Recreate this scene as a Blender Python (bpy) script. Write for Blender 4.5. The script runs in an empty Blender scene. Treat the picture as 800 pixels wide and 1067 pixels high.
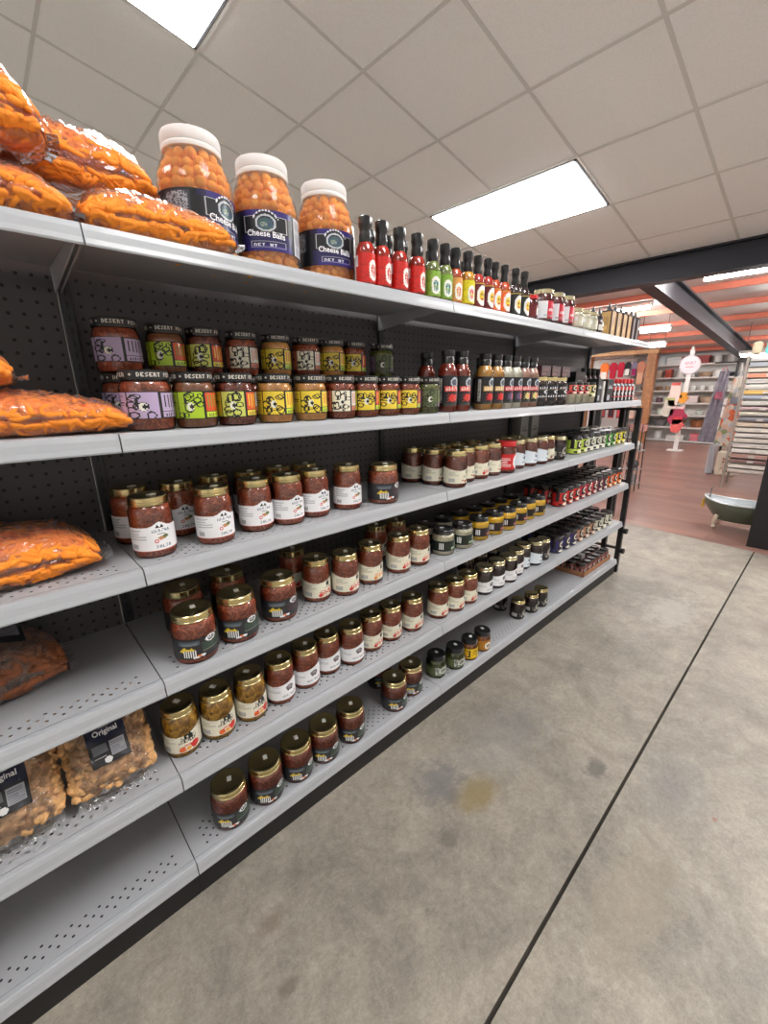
import bpy, math, random
from mathutils import Vector, Matrix
R=random.Random(7)
sc=bpy.context.scene
COL=sc.collection
PI=math.pi
def lin(c): return tuple((v/12.92 if v<=.04045 else ((v+.055)/1.055)**2.4) for v in c[:3])
def rgb(r,g,b): return lin((r/255,g/255,b/255))

# ---------------------------------------------------------------- materials
def new_mat(name):
    m=bpy.data.materials.new(name); m.use_nodes=True
    nt=m.node_tree; b=nt.nodes['Principled BSDF']
    return m,nt,b
def setv(b,**k):
    for n,v in k.items():
        n=n.replace('_',' ')
        if n in b.inputs: b.inputs[n].default_value=v
_mc={}
def mat(name,c,rough=.5,metal=0,coat=0,noise=0,nscale=60,bump=0,bscale=200,spec=.5,trans=0):
    if name in _mc: return _mc[name]
    m,nt,b=new_mat(name); c=lin(tuple(x/255 for x in c))
    setv(b,Base_Color=(*c,1),Roughness=rough,Metallic=metal,Coat_Weight=coat,Specular_IOR_Level=spec)
    b.inputs['Coat Roughness'].default_value=.04
    if noise:
        tc=nt.nodes.new('ShaderNodeTexCoord'); n=nt.nodes.new('ShaderNodeTexNoise'); n.inputs['Scale'].default_value=nscale; n.inputs['Detail'].default_value=4
        nt.links.new(tc.outputs['Object'],n.inputs['Vector'])
        mx=nt.nodes.new('ShaderNodeMix'); mx.data_type='RGBA'
        mx.inputs[6].default_value=(*[v*(1-noise) for v in c],1); mx.inputs[7].default_value=(*[min(1,v*(1+noise)) for v in c],1)
        rp=nt.nodes.new('ShaderNodeMapRange'); rp.inputs[1].default_value=.35; rp.inputs[2].default_value=.65
        nt.links.new(n.outputs['Fac'],rp.inputs[0]); nt.links.new(rp.outputs[0],mx.inputs[0]); nt.links.new(mx.outputs[2],b.inputs['Base Color'])
    if bump:
        tc=nt.nodes.new('ShaderNodeTexCoord'); n=nt.nodes.new('ShaderNodeTexNoise'); n.inputs['Scale'].default_value=bscale; n.inputs['Detail'].default_value=3
        nt.links.new(tc.outputs['Object'],n.inputs['Vector'])
        bp=nt.nodes.new('ShaderNodeBump'); bp.inputs['Strength'].default_value=bump; bp.inputs['Distance'].default_value=.004
        nt.links.new(n.outputs['Fac'],bp.inputs['Height']); nt.links.new(bp.outputs[0],b.inputs['Normal'])
    _mc[name]=m; return m
def chunky(name,c1,c2,scale=150,coat=1,rough=.45,c3=None):
    """two tone voronoi mixture seen through glass: salsa, relish, pickles"""
    if name in _mc: return _mc[name]
    m,nt,b=new_mat(name); setv(b,Roughness=rough,Coat_Weight=coat); b.inputs['Coat Roughness'].default_value=.03
    tc=nt.nodes.new('ShaderNodeTexCoord'); v=nt.nodes.new('ShaderNodeTexVoronoi'); v.inputs['Scale'].default_value=scale
    nz=nt.nodes.new('ShaderNodeTexNoise'); nz.inputs['Scale'].default_value=scale*.7; nz.inputs['Detail'].default_value=4
    nt.links.new(tc.outputs['Object'],v.inputs['Vector']); nt.links.new(tc.outputs['Object'],nz.inputs['Vector'])
    r=nt.nodes.new('ShaderNodeValToRGB'); e=r.color_ramp.elements
    e[0].position=.3; e[0].color=(*rgb(*c1),1); e[1].position=.7; e[1].color=(*rgb(*c2),1)
    if c3: q=r.color_ramp.elements.new(.52); q.color=(*rgb(*c3),1)
    ad=nt.nodes.new('ShaderNodeMath'); ad.operation='MULTIPLY_ADD'; ad.inputs[1].default_value=.25
    sp=nt.nodes.new('ShaderNodeSeparateColor')
    nt.links.new(v.outputs['Color'],sp.inputs[0]); nt.links.new(sp.outputs[0],ad.inputs[0])
    s2=nt.nodes.new('ShaderNodeMath'); s2.operation='SUBTRACT'; s2.inputs[1].default_value=.12
    nt.links.new(nz.outputs['Fac'],s2.inputs[0]); nt.links.new(s2.outputs[0],ad.inputs[2])
    nt.links.new(ad.outputs[0],r.inputs['Fac']); nt.links.new(r.outputs[0],b.inputs['Base Color'])
    _mc[name]=m; return m
def thin_glass(name,tint=(1,1,1),rough=.02,haze=0,bump=0,bscale=30,ior=1.45,gain=1.0):
    m=bpy.data.materials.new(name); m.use_nodes=True; nt=m.node_tree; nt.nodes.clear()
    o=nt.nodes.new('ShaderNodeOutputMaterial'); t=nt.nodes.new('ShaderNodeBsdfTransparent'); t.inputs[0].default_value=(*tint,1)
    g=nt.nodes.new('ShaderNodeBsdfGlossy'); g.inputs['Roughness'].default_value=rough
    f=nt.nodes.new('ShaderNodeFresnel'); f.inputs[0].default_value=ior
    k=nt.nodes.new('ShaderNodeMath'); k.operation='MULTIPLY'; k.inputs[1].default_value=gain; k.use_clamp=True
    nt.links.new(f.outputs[0],k.inputs[0])
    mx=nt.nodes.new('ShaderNodeMixShader'); nt.links.new(k.outputs[0],mx.inputs[0]); nt.links.new(t.outputs[0],mx.inputs[1]); nt.links.new(g.outputs[0],mx.inputs[2])
    out=mx
    if haze:
        d=nt.nodes.new('ShaderNodeBsdfDiffuse'); d.inputs[0].default_value=(.9,.9,.9,1)
        m2=nt.nodes.new('ShaderNodeMixShader'); m2.inputs[0].default_value=haze
        nt.links.new(mx.outputs[0],m2.inputs[1]); nt.links.new(d.outputs[0],m2.inputs[2]); out=m2
    if bump:
        tc=nt.nodes.new('ShaderNodeTexCoord'); n=nt.nodes.new('ShaderNodeTexNoise'); n.inputs['Scale'].default_value=bscale; n.inputs['Detail'].default_value=3; n.inputs['Distortion'].default_value=1.5
        nt.links.new(tc.outputs['Object'],n.inputs['Vector'])
        bp=nt.nodes.new('ShaderNodeBump'); bp.inputs['Strength'].default_value=bump; bp.inputs['Distance'].default_value=.022 if bump>.9 else .01
        nt.links.new(n.outputs['Fac'],bp.inputs['Height']); nt.links.new(bp.outputs[0],g.inputs['Normal']); nt.links.new(bp.outputs[0],f.inputs['Normal'])
    nt.links.new(out.outputs[0],o.inputs[0]); return m
def emit(name,c,s):
    m=bpy.data.materials.new(name); m.use_nodes=True; nt=m.node_tree; nt.nodes.clear()
    o=nt.nodes.new('ShaderNodeOutputMaterial'); e=nt.nodes.new('ShaderNodeEmission'); e.inputs[0].default_value=(*c,1); e.inputs[1].default_value=s
    nt.links.new(e.outputs[0],o.inputs[0]); return m
def math_node(nt,op,a,b=None,c=None):
    n=nt.nodes.new('ShaderNodeMath'); n.operation=op
    for i,v in enumerate((a,b,c)):
        if v is None: continue
        if isinstance(v,(int,float)): n.inputs[i].default_value=v
        else: nt.links.new(v,n.inputs[i])
    return n.outputs[0]

GLASS=thin_glass('clear_jar_glass',gain=1.0)
PET=thin_glass('clear_plastic_jar',(.99,.99,.98),.05,haze=.05,bump=.12,bscale=25,gain=.8)
FILM=thin_glass('crinkled_bag_film',(.99,.99,.99),.055,haze=.05,bump=1.0,bscale=13,gain=1.4)
GOLD=mat('gold_lid_metal',(224,208,156),.23,1)
GOLDP=mat('pale_gold_lid_metal',(226,216,180),.2,.95)
BLACKLID=mat('black_lid_enamel',(22,22,24),.3,0,.5)
REDLID=mat('red_lid_enamel',(205,22,34),.3,0,.5)
STICK=mat('white_price_paper',(232,232,230),.6)
SALSA=chunky('salsa',(122,50,28),(200,104,64),260,c3=(160,74,44))
SALSAD=chunky('dark_salsa',(94,36,24),(158,76,50),260,c3=(126,52,34))
RELISH=chunky('yellow_relish',(120,84,18),(226,178,52),150,c3=(186,134,32))
JAM=mat('dark_jam',(48,14,16),.3,0,1)
JAMR=mat('red_jam',(104,14,22),.3,0,1)
DIPW=chunky('cream_dip',(206,200,176),(236,230,208),120)
DIPY=mat('yellow_mustard',(255,208,44),.4,0,1,noise=.04)
QUESO=mat('queso_dip',(226,166,92),.4,0,1,noise=.15,nscale=120)
TANQ=mat('bean_dip',(150,96,62),.4,0,1,noise=.2,nscale=140)
SALG=chunky('green_salsa',(62,72,24),(132,138,66),150)
OLIVE=chunky('green_pickles',(42,52,18),(112,118,50),110,c3=(74,86,30))
AMBER=chunky('orange_pickles',(90,48,12),(196,112,34),110)
HOTR=mat('red_hot_sauce',(198,42,20),.35,0,1,noise=.15)
HOTO=mat('orange_hot_sauce',(214,84,24),.35,0,1)
HOTG=mat('green_hot_sauce',(146,160,92),.35,0,1)
HOTY=mat('yellow_hot_sauce',(232,170,48),.35,0,1)
BBQ=mat('red_brown_sauce',(150,44,20),.35,0,1)
BBQY=mat('golden_sauce',(214,160,74),.35,0,1)
BBQW=mat('white_sauce',(226,222,206),.35,0,1)
BBQP=mat('pinkish_sauce',(190,146,128),.35,0,1)
PUFF=mat('cheese_puff_orange',(255,146,40),.75,noise=.10,nscale=70,bump=.3,bscale=300)
BALL=mat('cheese_ball_orange',(255,166,62),.75,noise=.12,nscale=60,bump=.4,bscale=220)
RIND=mat('pork_rind_tan',(212,164,110),.7,noise=.25,nscale=70,bump=.7,bscale=160)
CRACK=mat('brown_cracklin',(134,76,42),.6,noise=.3,nscale=50,bump=.6,bscale=120)
METAL=mat('grey_shelf_enamel',(168,169,173),.42,0,0,noise=.03,nscale=400)
LIPM=mat('grey_price_channel',(170,173,178),.38,0,.15)
UPR=mat('dark_grey_upright',(58,58,62),.45,.3)
KICK=mat('black_kick_plate',(20,20,22),.5)
BLK=mat('black_paint',(26,25,27),.45)
def print_mat():
    m,nt,b=new_mat('printed_label'); a=nt.nodes.new('ShaderNodeVertexColor'); a.layer_name='print'
    nt.links.new(a.outputs[0],b.inputs['Base Color']); setv(b,Roughness=.42,Coat_Weight=.15); return m
PRINT=print_mat()
def perforated(name,rows,y0):
    """enamel deck with real see-through round holes near its front edge"""
    m,nt,b=new_mat(name); setv(b,Base_Color=(*rgb(168,169,173),1),Roughness=.42)
    tc=nt.nodes.new('ShaderNodeTexCoord'); s=nt.nodes.new('ShaderNodeSeparateXYZ'); nt.links.new(tc.outputs['Object'],s.inputs[0])
    py,px=.0125,.0254
    yy=math_node(nt,'DIVIDE',math_node(nt,'SUBTRACT',s.outputs[1],y0),py)
    row=math_node(nt,'FLOOR',yy); fy=math_node(nt,'SUBTRACT',math_node(nt,'FRACT',yy),.5)
    xx=math_node(nt,'ADD',math_node(nt,'DIVIDE',s.outputs[0],px),math_node(nt,'MULTIPLY',row,.5))
    fx=math_node(nt,'SUBTRACT',math_node(nt,'FRACT',xx),.5)
    dx=math_node(nt,'MULTIPLY',fx,px); dy=math_node(nt,'MULTIPLY',fy,py)
    d=math_node(nt,'SQRT',math_node(nt,'ADD',math_node(nt,'MULTIPLY',dx,dx),math_node(nt,'MULTIPLY',dy,dy)))
    h=math_node(nt,'LESS_THAN',d,.0031)
    h=math_node(nt,'MULTIPLY',h,math_node(nt,'MULTIPLY',math_node(nt,'GREATER_THAN',yy,0),math_node(nt,'LESS_THAN',yy,rows)))
    h=math_node(nt,'MULTIPLY',h,math_node(nt,'MULTIPLY',math_node(nt,'GREATER_THAN',s.outputs[0],.03),math_node(nt,'LESS_THAN',s.outputs[0],.884)))
    t=nt.nodes.new('ShaderNodeBsdfTransparent'); mx=nt.nodes.new('ShaderNodeMixShader'); o=nt.nodes['Material Output']
    nt.links.new(h,mx.inputs[0]); nt.links.new(b.outputs[0],mx.inputs[1]); nt.links.new(t.outputs[0],mx.inputs[2]); nt.links.new(mx.outputs[0],o.inputs[0])
    return m
def pegmat():
    m,nt,b=new_mat('dark_pegboard'); setv(b,Roughness=.55)
    tc=nt.nodes.new('ShaderNodeTexCoord'); s=nt.nodes.new('ShaderNodeSeparateXYZ'); nt.links.new(tc.outputs['Object'],s.inputs[0])
    p=.0254
    fx=math_node(nt,'SUBTRACT',math_node(nt,'FRACT',math_node(nt,'DIVIDE',s.outputs[0],p)),.5)
    fz=math_node(nt,'SUBTRACT',math_node(nt,'FRACT',math_node(nt,'DIVIDE',s.outputs[2],p)),.5)
    d=math_node(nt,'SQRT',math_node(nt,'ADD',math_node(nt,'MULTIPLY',fx,fx),math_node(nt,'MULTIPLY',fz,fz)))
    h=math_node(nt,'LESS_THAN',d,.14)
    mx=nt.nodes.new('ShaderNodeMix'); mx.data_type='RGBA'; mx.inputs[6].default_value=(*rgb(78,75,77),1); mx.inputs[7].default_value=(*rgb(8,8,8),1)
    nt.links.new(h,mx.inputs[0]); nt.links.new(mx.outputs[2],b.inputs['Base Color']); return m
PEG=pegmat()

# ---------------------------------------------------------------- mesh helpers
class MB:
    def __init__(s): s.v=[]; s.f=[]; s.m=[]; s.sm=[]
    def add(s,vs,fs,mi=0,smooth=False,M=None):
        o=len(s.v); s.v+= [tuple(M@Vector(v)) if M else tuple(v) for v in vs]
        for f in fs: s.f.append(tuple(i+o for i in f)); s.m.append(mi); s.sm.append(smooth)
        return s
    def box(s,x0,y0,z0,x1,y1,z1,mi=0,M=None,bev=0):
        if bev<=0:
            vs=[(x,y,z) for z in (z0,z1) for y in (y0,y1) for x in (x0,x1)]
            fs=[(0,2,3,1),(4,5,7,6),(0,1,5,4),(2,6,7,3),(0,4,6,2),(1,3,7,5)]
            return s.add(vs,fs,mi,False,M)
        b=min(bev,(x1-x0)/2.01,(y1-y0)/2.01,(z1-z0)/2.01)
        # rounded in plan, chamfered top and bottom
        ring=[]
        for cx,cy,a0 in ((x1-b,y1-b,0),(x0+b,y1-b,90),(x0+b,y0+b,180),(x1-b,y0+b,270)):
            for k in range(4): a=math.radians(a0+30*k); ring.append((cx,cy,math.cos(a),math.sin(a)))
        n=len(ring); vs=[]; 
        for z,k in ((z0,.4),(z0+b*.6,1),(z1-b*.6,1),(z1,.4)):
            for cx,cy,c,sn in ring: vs.append((cx+b*k*c,cy+b*k*sn,z))
        fs=[tuple(reversed(range(n))),tuple(range(3*n,4*n))]
        for l in range(3):
            for i in range(n): j=(i+1)%n; fs.append((l*n+i,l*n+j,(l+1)*n+j,(l+1)*n+i))
        return s.add(vs,fs,mi,False,M)
    def lathe(s,prof,n=28,mi=0,M=None,smooth=True,cap0=True,cap1=True,phase=0):
        vs=[];fs=[]
        for r,z in prof:
            for i in range(n): a=2*PI*(i+phase)/n; vs.append((r*math.cos(a),r*math.sin(a),z))
        for l in range(len(prof)-1):
            for i in range(n): j=(i+1)%n; fs.append((l*n+i,l*n+j,(l+1)*n+j,(l+1)*n+i))
        if cap0 and prof[0][0]>1e-6: fs.append(tuple(reversed(range(n))))
        if cap1 and prof[-1][0]>1e-6: L=(len(prof)-1)*n; fs.append(tuple(range(L,L+n)))
        return s.add(vs,fs,mi,smooth,M)
    def tube(s,pts,r,n=8,mi=0,M=None,rs=None):
        vs=[];fs=[];P=[Vector(p) for p in pts]
        for i,p in enumerate(P):
            t=(P[min(i+1,len(P)-1)]-P[max(i-1,0)]).normalized()
            a=t.orthogonal().normalized() if i==0 else (a-t*a.dot(t)).normalized()
            b=t.cross(a); rr=rs[i] if rs else r
            for k in range(n): th=2*PI*k/n; vs.append(p+a*(rr*math.cos(th))+b*(rr*math.sin(th)))
        for l in range(len(P)-1):
            for i in range(n): j=(i+1)%n; fs.append((l*n+i,l*n+j,(l+1)*n+j,(l+1)*n+i))
        fs.append(tuple(reversed(range(n)))); fs.append(tuple(range((len(P)-1)*n,len(P)*n)))
        return s.add(vs,fs,mi,True,M)
    def prism(s,poly,x0,x1,mi=0,M=None):
        """polygon in (y,z) extruded along x"""
        n=len(poly); vs=[(x0,y,z) for y,z in poly]+[(x1,y,z) for y,z in poly]
        fs=[tuple(range(n)),tuple(reversed(range(n,2*n)))]+[(i,i+n,(i+1)%n+n,(i+1)%n) for i in range(n)]
        return s.add(vs,fs,mi,False,M)
    def sphere(s,c,r,n=8,m=6,mi=0,sc=(1,1,1),M=None,jit=0,rnd=None):
        vs=[];fs=[]; c=Vector(c)
        vs.append((0,0,1))
        for j in range(1,m):
            for i in range(n):
                a=2*PI*i/n; t=PI*j/m; vs.append((math.sin(t)*math.cos(a),math.sin(t)*math.sin(a),math.cos(t)))
        vs.append((0,0,-1))
        out=[]
        for v in vs:
            k=1+(rnd.uniform(-jit,jit) if jit else 0); w=Vector((v[0]*sc[0],v[1]*sc[1],v[2]*sc[2]))*r*k
            if M: w=M@w
            out.append(c+w)
        for i in range(n): fs.append((0,1+i,1+(i+1)%n))
        for j in range(m-2):
            for i in range(n): a=1+j*n+i; b=1+j*n+(i+1)%n; fs.append((a,a+n,b+n,b))
        L=len(vs)-1
        for i in range(n): fs.append((L,1+(m-2)*n+(i+1)%n,1+(m-2)*n+i))
        return s.add(out,fs,mi,True)
    def build(s,name,mats,parent=None,loc=None,soft=False):
        me=bpy.data.meshes.new(name); me.from_pydata(s.v,[],s.f)
        if not isinstance(mats,(list,tuple)): mats=[mats]
        for m in mats: me.materials.append(m)
        me.polygons.foreach_set('material_index',s.m); me.polygons.foreach_set('use_smooth',s.sm); me.update()
        if any(s.sm) and not soft: me.set_sharp_from_angle(angle=math.radians(38))
        o=bpy.data.objects.new(name,me); COL.objects.link(o)
        if parent: o.parent=parent
        if loc: o.location=loc
        return o
def thing(name,label,cat,loc=(0,0,0),rz=0,group=None):
    o=bpy.data.objects.new(name,None); COL.objects.link(o); o.empty_display_size=.05
    o.location=loc; o.rotation_euler=(0,0,rz); o['label']=label; o['category']=cat
    if group: o['group']=group
    return o
def tag(o,label,cat,group=None):
    o['label']=label; o['category']=cat
    if group: o['group']=group
    return o
def struct(o): o['kind']='structure'; return o
def copy_tree(o,parent=None):
    c=o.copy(); COL.objects.link(c)
    if parent: c.parent=parent
    for ch in list(o.children):
        copy_tree(ch,c)
    return c

# ---------------------------------------------------------------- printed labels
FONT={'A':'25755','B':'65656','C':'34443','D':'65556','E':'74647','F':'74644','G':'34553','H':'55755','I':'72227','K':'55655','L':'44447','M':'57755','N':'65555','O':'75557','P':'65644','R':'65655','S':'34216','T':'72222','U':'55557','V':'55552','W':'55775','X':'55255','Y':'55222','*':'02720',' ':'00000','Z':'71247'}
class Ras:
    def __init__(s,W,H,bg=None): s.W=W; s.H=H; s.p=[[bg]*W for _ in range(H)]
    def fill(s,f,c):
        for j in range(s.H):
            for i in range(s.W):
                if f((i+.5)/s.W,(j+.5)/s.H): s.p[j][i]=c
        return s
    def rect(s,x0,y0,x1,y1,c): return s.fill(lambda u,v:x0<=u<x1 and y0<=v<y1,c)
    def ell(s,cx,cy,rx,ry,c): return s.fill(lambda u,v:((u-cx)/rx)**2+((v-cy)/ry)**2<=1,c)
    def ring(s,cx,cy,rx,ry,c,t=.6): return s.fill(lambda u,v:t<=((u-cx)/rx)**2+((v-cy)/ry)**2<=1,c)
    def tri(s,x,y,w,h,c): return s.fill(lambda u,v:0<=v-y<=h and abs(u-x)<=w*(1-(v-y)/h),c)
    def text(s,i0,j0,t,c,k=1):
        """3x5 cell letters, lower left cell i0,j0"""
        for q,ch in enumerate(t):
            g=FONT.get(ch,'00000')
            for r in range(5):
                for b in range(3):
                    if int(g[r])>>(2-b)&1:
                        for a in range(k):
                            for d in range(k):
                                i=i0+(q*4+b)*k+a; j=j0+(4-r)*k+d
                                if 0<=i<s.W and 0<=j<s.H: s.p[j][i]=c
        return s
    def scrib(s,i0,j0,n,c,k=1,seed=3):
        """lettering too small to read: letter sized strokes"""
        rr=random.Random(seed)
        for q in range(n):
            for r in range(5):
                for b in range(3):
                    if (b==0 and rr.random()<.8) or rr.random()<.42:
                        for a in range(k):
                            for d in range(k):
                                i=i0+(q*4+b)*k+a; j=j0+r*k+d
                                if 0<=i<s.W and 0<=j<s.H: s.p[j][i]=c
        return s
    def speck(s,x0,y0,x1,y1,c,dens,seed=1):
        rr=random.Random(seed)
        return s.fill(lambda u,v:x0<=u<x1 and y0<=v<y1 and rr.random()<dens,c)
    def lines(s,x0,y0,x1,y1,n,c,seed=2):
        rr=random.Random(seed); h=(y1-y0)/n
        for k in range(n): s.rect(x0,y0+k*h,x0+(x1-x0)*rr.uniform(.6,1),y0+k*h+h*.45,c)
        return s
    def bars(s,x0,y0,x1,y1,c=(.15,.15,.15)):
        return s.rect(x0,y0,x1,y1,(.95,.95,.95)).fill(lambda u,v:x0<=u<x1 and y0<=v<y1 and int(u*s.W)%2==0,c)
    def cut_top(s,f):
        return s.fill(lambda u,v:v>f(u),None)
def wrap(ras,r,z0,z1,span,name,parent,rot=0,flat=None,rf=None):
    """turn a printed raster into a thin curved label on a jar of radius r (or a flat card)"""
    W,H=ras.W,ras.H; vs=[]
    for j in range(H+1):
        for i in range(W+1):
            u=i/W; v=j/H; z=z0+(z1-z0)*v
            if flat: vs.append(flat(u,v))
            else:
                a=-PI/2+rot+(u-.5)*span; rr=r if rf is None else rf(z)
                vs.append((rr*math.cos(a),rr*math.sin(a),z))
    fs=[];cs=[]
    for j in range(H):
        for i in range(W):
            c=ras.p[j][i]
            if c is None: continue
            a=j*(W+1)+i; fs.append((a,a+1,a+W+2,a+W+1)); cs.append((*lin(c),1.))
    me=bpy.data.meshes.new(name); me.from_pydata(vs,[],fs); me.materials.append(PRINT)
    at=me.color_attributes.new('print','FLOAT_COLOR','CORNER')
    buf=[]
    for c in cs: buf+=list(c)*4
    at.data.foreach_set('color',buf); me.polygons.foreach_set('use_smooth',[True]*len(fs)); me.update()
    o=bpy.data.objects.new(name,me); COL.objects.link(o); o.parent=parent; return o
def text_mesh(body,size,mapf,name,m,parent,align='CENTER'):
    """real lettering, mapped point by point through mapf(x,y)->(x,y,z)"""
    cu=bpy.data.curves.new(name,'FONT'); cu.body=body; cu.size=size; cu.align_x=align; cu.resolution_u=2; cu.offset=size*.018
    t=bpy.data.objects.new(name,cu); COL.objects.link(t); bpy.context.view_layer.update()
    me=bpy.data.meshes.new_from_object(t.evaluated_get(bpy.context.evaluated_depsgraph_get()))
    bpy.data.objects.remove(t)
    for v in me.vertices: v.co=mapf(v.co.x,v.co.y)
    me.materials.clear(); me.materials.append(m); me.update()
    o=bpy.data.objects.new(name,me); COL.objects.link(o); o.parent=parent; return o
W_=(.93,.93,.94); CR=(.90,.88,.80); K_=(.06,.06,.07); GY=(.55,.56,.58); RD=(.80,.16,.12); OR=(.93,.45,.15); GN=(.16,.32,.18); YL=(.90,.78,.20)
def dz_white():   # white arched salsa label
    r=Ras(138,44,W_); r.cut_top(lambda u:.84+.16*math.exp(-((u-.5)/.06)**2))
    r.lines(.2,.42,.38,.76,4,(.72,.73,.75)).rect(.2,.72,.33,.76,GY).bars(.22,.1,.29,.26)
    r.tri(.48,.80,.018,.12,K_).tri(.52,.80,.018,.12,K_); r.scrib(59,28,6,(.38,.44,.52)); r.rect(.47,.56,.54,.59,(.3,.3,.32))
    r.ell(.515,.44,.042,.055,(.70,.55,.36)).ell(.545,.48,.026,.06,(.38,.42,.26)).ell(.50,.40,.015,.04,(.82,.5,.4)).ell(.46,.34,.019,.075,RD); r.ell(.46,.34,.011,.04,W_)
    r.text(62,4,'SALSA',(.40,.43,.48)); r.rect(0,0,1,.03,(.85,.45,.38)); return r
def cream(rc=RD,bg=CR):
    r=Ras(138,44,bg); r.cut_top(lambda u:.86+.10*math.sin(u*9+1.2))
    r.lines(.2,.45,.37,.74,5,(.74,.73,.66)).bars(.2,.1,.30,.3)
    r.rect(.51,.56,.555,.72,K_).tri(.535,.70,.028,.12,K_).ell(.515,.56,.009,.03,K_).ell(.55,.56,.009,.03,K_)
    r.lines(.45,.46,.60,.51,1,(.5,.5,.45)); return r
def dz_cream(rc=RD,seed=3):
    def f():
        r=cream(); r.scrib(58,6,4,rc,2,seed).speck(.40,.05,.64,.38,rc,.16,4).ell(.42,.12,.03,.09,rc).ell(.61,.1,.03,.08,rc); return r
    return f
def dz_green():
    r=cream(); return r.scrib(62,14,5,(.35,.40,.3)).ell(.56,.16,.035,.1,(.36,.44,.28)).ell(.50,.13,.03,.08,(.62,.3,.22)).ell(.44,.18,.02,.05,(.7,.35,.25))
def dz_yellow():
    r=cream(); r.rect(.44,.58,.56,.64,K_).rect(.465,.62,.482,.80,K_).rect(.515,.62,.535,.86,K_).tri(.50,.72,.03,.12,K_).rect(.42,.55,.60,.575,(.3,.3,.3)).speck(.43,.5,.6,.7,K_,.3,6)
    r.scrib(55,18,7,K_); r.scrib(62,10,6,RD); r.ell(.43,.14,.035,.12,OR).ell(.50,.12,.03,.09,(.95,.72,.3)).ell(.57,.2,.045,.17,RD).speck(.4,.04,.64,.34,RD,.22)
    return r
def dz_animal():
    r=Ras(138,44,W_); r.cut_top(lambda u:.86+.10*math.sin(u*9+2.2)); r.lines(.2,.42,.37,.74,5,(.78,.79,.81))
    r.ell(.50,.58,.055,.15,(.40,.37,.39)).ell(.50,.61,.03,.07,(.62,.58,.60)).ell(.46,.62,.02,.06,(.5,.46,.48)); r.rect(.465,.40,.477,.5,(.3,.3,.3)).rect(.523,.40,.535,.5,(.3,.3,.3))
    r.scrib(54,6,7,(.45,.42,.44)).ell(.60,.18,.014,.05,OR); return r
def dz_logo():   # white label with blue grey oval print
    r=Ras(92,30,(.88,.91,.94)); r.cut_top(lambda u:.88+.08*math.sin(u*9)); r.ring(.5,.6,.07,.2,(.35,.42,.5),.55).ell(.5,.55,.03,.1,(.25,.3,.38)).lines(.42,.15,.6,.3,2,(.5,.52,.56)); return r
def dz_round():  # red label with a white disc
    r=Ras(92,30,(.80,.12,.14)); r.ell(.55,.5,.13,.5,W_).ring(.55,.5,.08,.3,(.45,.6,.75),.7).scrib(44,12,4,(.3,.5,.7)).rect(.62,.2,1,.8,W_).lines(.2,.2,.38,.8,6,W_); return r
def dz_black():  # black squat salsa label
    r=Ras(104,34,(.17,.16,.18)); r.cut_top(lambda u:.93)
    r.rect(.46,.26,.66,.70,(.20,.27,.23)); r.rect(.26,.64,.44,.82,(.30,.34,.38)).lines(.28,.66,.43,.8,3,(.48,.52,.55))
    r.ell(.55,.78,.055,.15,(.95,.95,.95)).ell(.55,.78,.042,.10,(.12,.12,.14)).scrib(53,25,2,W_).ring(.55,.78,.055,.15,W_,.75)
    r.tri(.31,.36,.05,.24,YL).tri(.37,.34,.04,.22,YL).ell(.34,.40,.06,.1,YL).bars(.30,.1,.40,.40)
    r.lines(.46,.30,.64,.36,1,(.5,.55,.5)).ell(.43,.12,.02,.06,OR).ell(.46,.13,.02,.06,W_).ell(.40,.08,.03,.05,W_)
    r.tri(.62,.86,.02,.1,(.85,.6,.45)).rect(.67,.1,.68,.85,(.85,.85,.85)); return r
def dz_plum():
    r=dz_black(); return r.rect(.46,.26,.66,.66,(.25,.17,.20)).ring(.55,.78,.055,.15,W_,.75)
def dz_desert(c1,c2,c3,c4,seed):
    def f():
        r=Ras(88,40,None); rr=random.Random(seed)
        r.rect(.16,0,.84,1,K_); r.rect(.17,.03,.33,.97,c4).lines(.185,.5,.31,.9,5,tuple(x*.4 for x in c4))
        r.rect(.34,.03,.56,.97,c1)
        for k in range(9):
            x=.36+.18*rr.random(); y=.12+.75*rr.random(); r.ring(x,y,.02+.03*rr.random(),.08+.12*rr.random(),K_,.45)
        r.ell(.45,.45,.03,.16,(.9,.9,.85)).ell(.46,.45,.015,.09,K_).tri(.41,.55,.02,.3,K_)
        r.rect(.58,.28,.80,.95,c2)
        for k in range(6):
            x=.60+k*.034; r.rect(x,.34+.1*rr.random(),x+.014,.88,c3)
        r.rect(.58,.05,.80,.24,c4 if seed%2 else (.75,.85,.2)); r.scrib(53,3,5,K_); return r
    return f
def dz_side(bg,patch,circ):
    def f():
        r=Ras(72,26,bg); r.ring(.60,.62,.075,.26,circ,.5).ell(.60,.62,.03,.1,circ).rect(.44,.1,.62,.34,patch).scrib(33,3,5,bg).bars(.24,.2,.32,.8); return r
    return f
def dz_small(main,sub,lightc=(.92,.90,.82)):
    def f():
        r=Ras(48,26,main); r.fill(lambda u,v:.40<v<.92 and (.36<u<.47 or .60<u<.66),(.10,.09,.10)).fill(lambda u,v:.2<u<.30,(.10,.09,.10))
        r.ring(.50,.68,.11,.26,lightc,.5).ell(.50,.68,.05,.11,tuple(x*.6 for x in main)).rect(0,.34,1,.38,K_)
        r.rect(0,0,1,.34,sub).ell(.5,.16,.12,.12,lightc).rect(.30,.04,.38,.2,K_).rect(.62,.04,.7,.2,K_); return r
    return f
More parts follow.
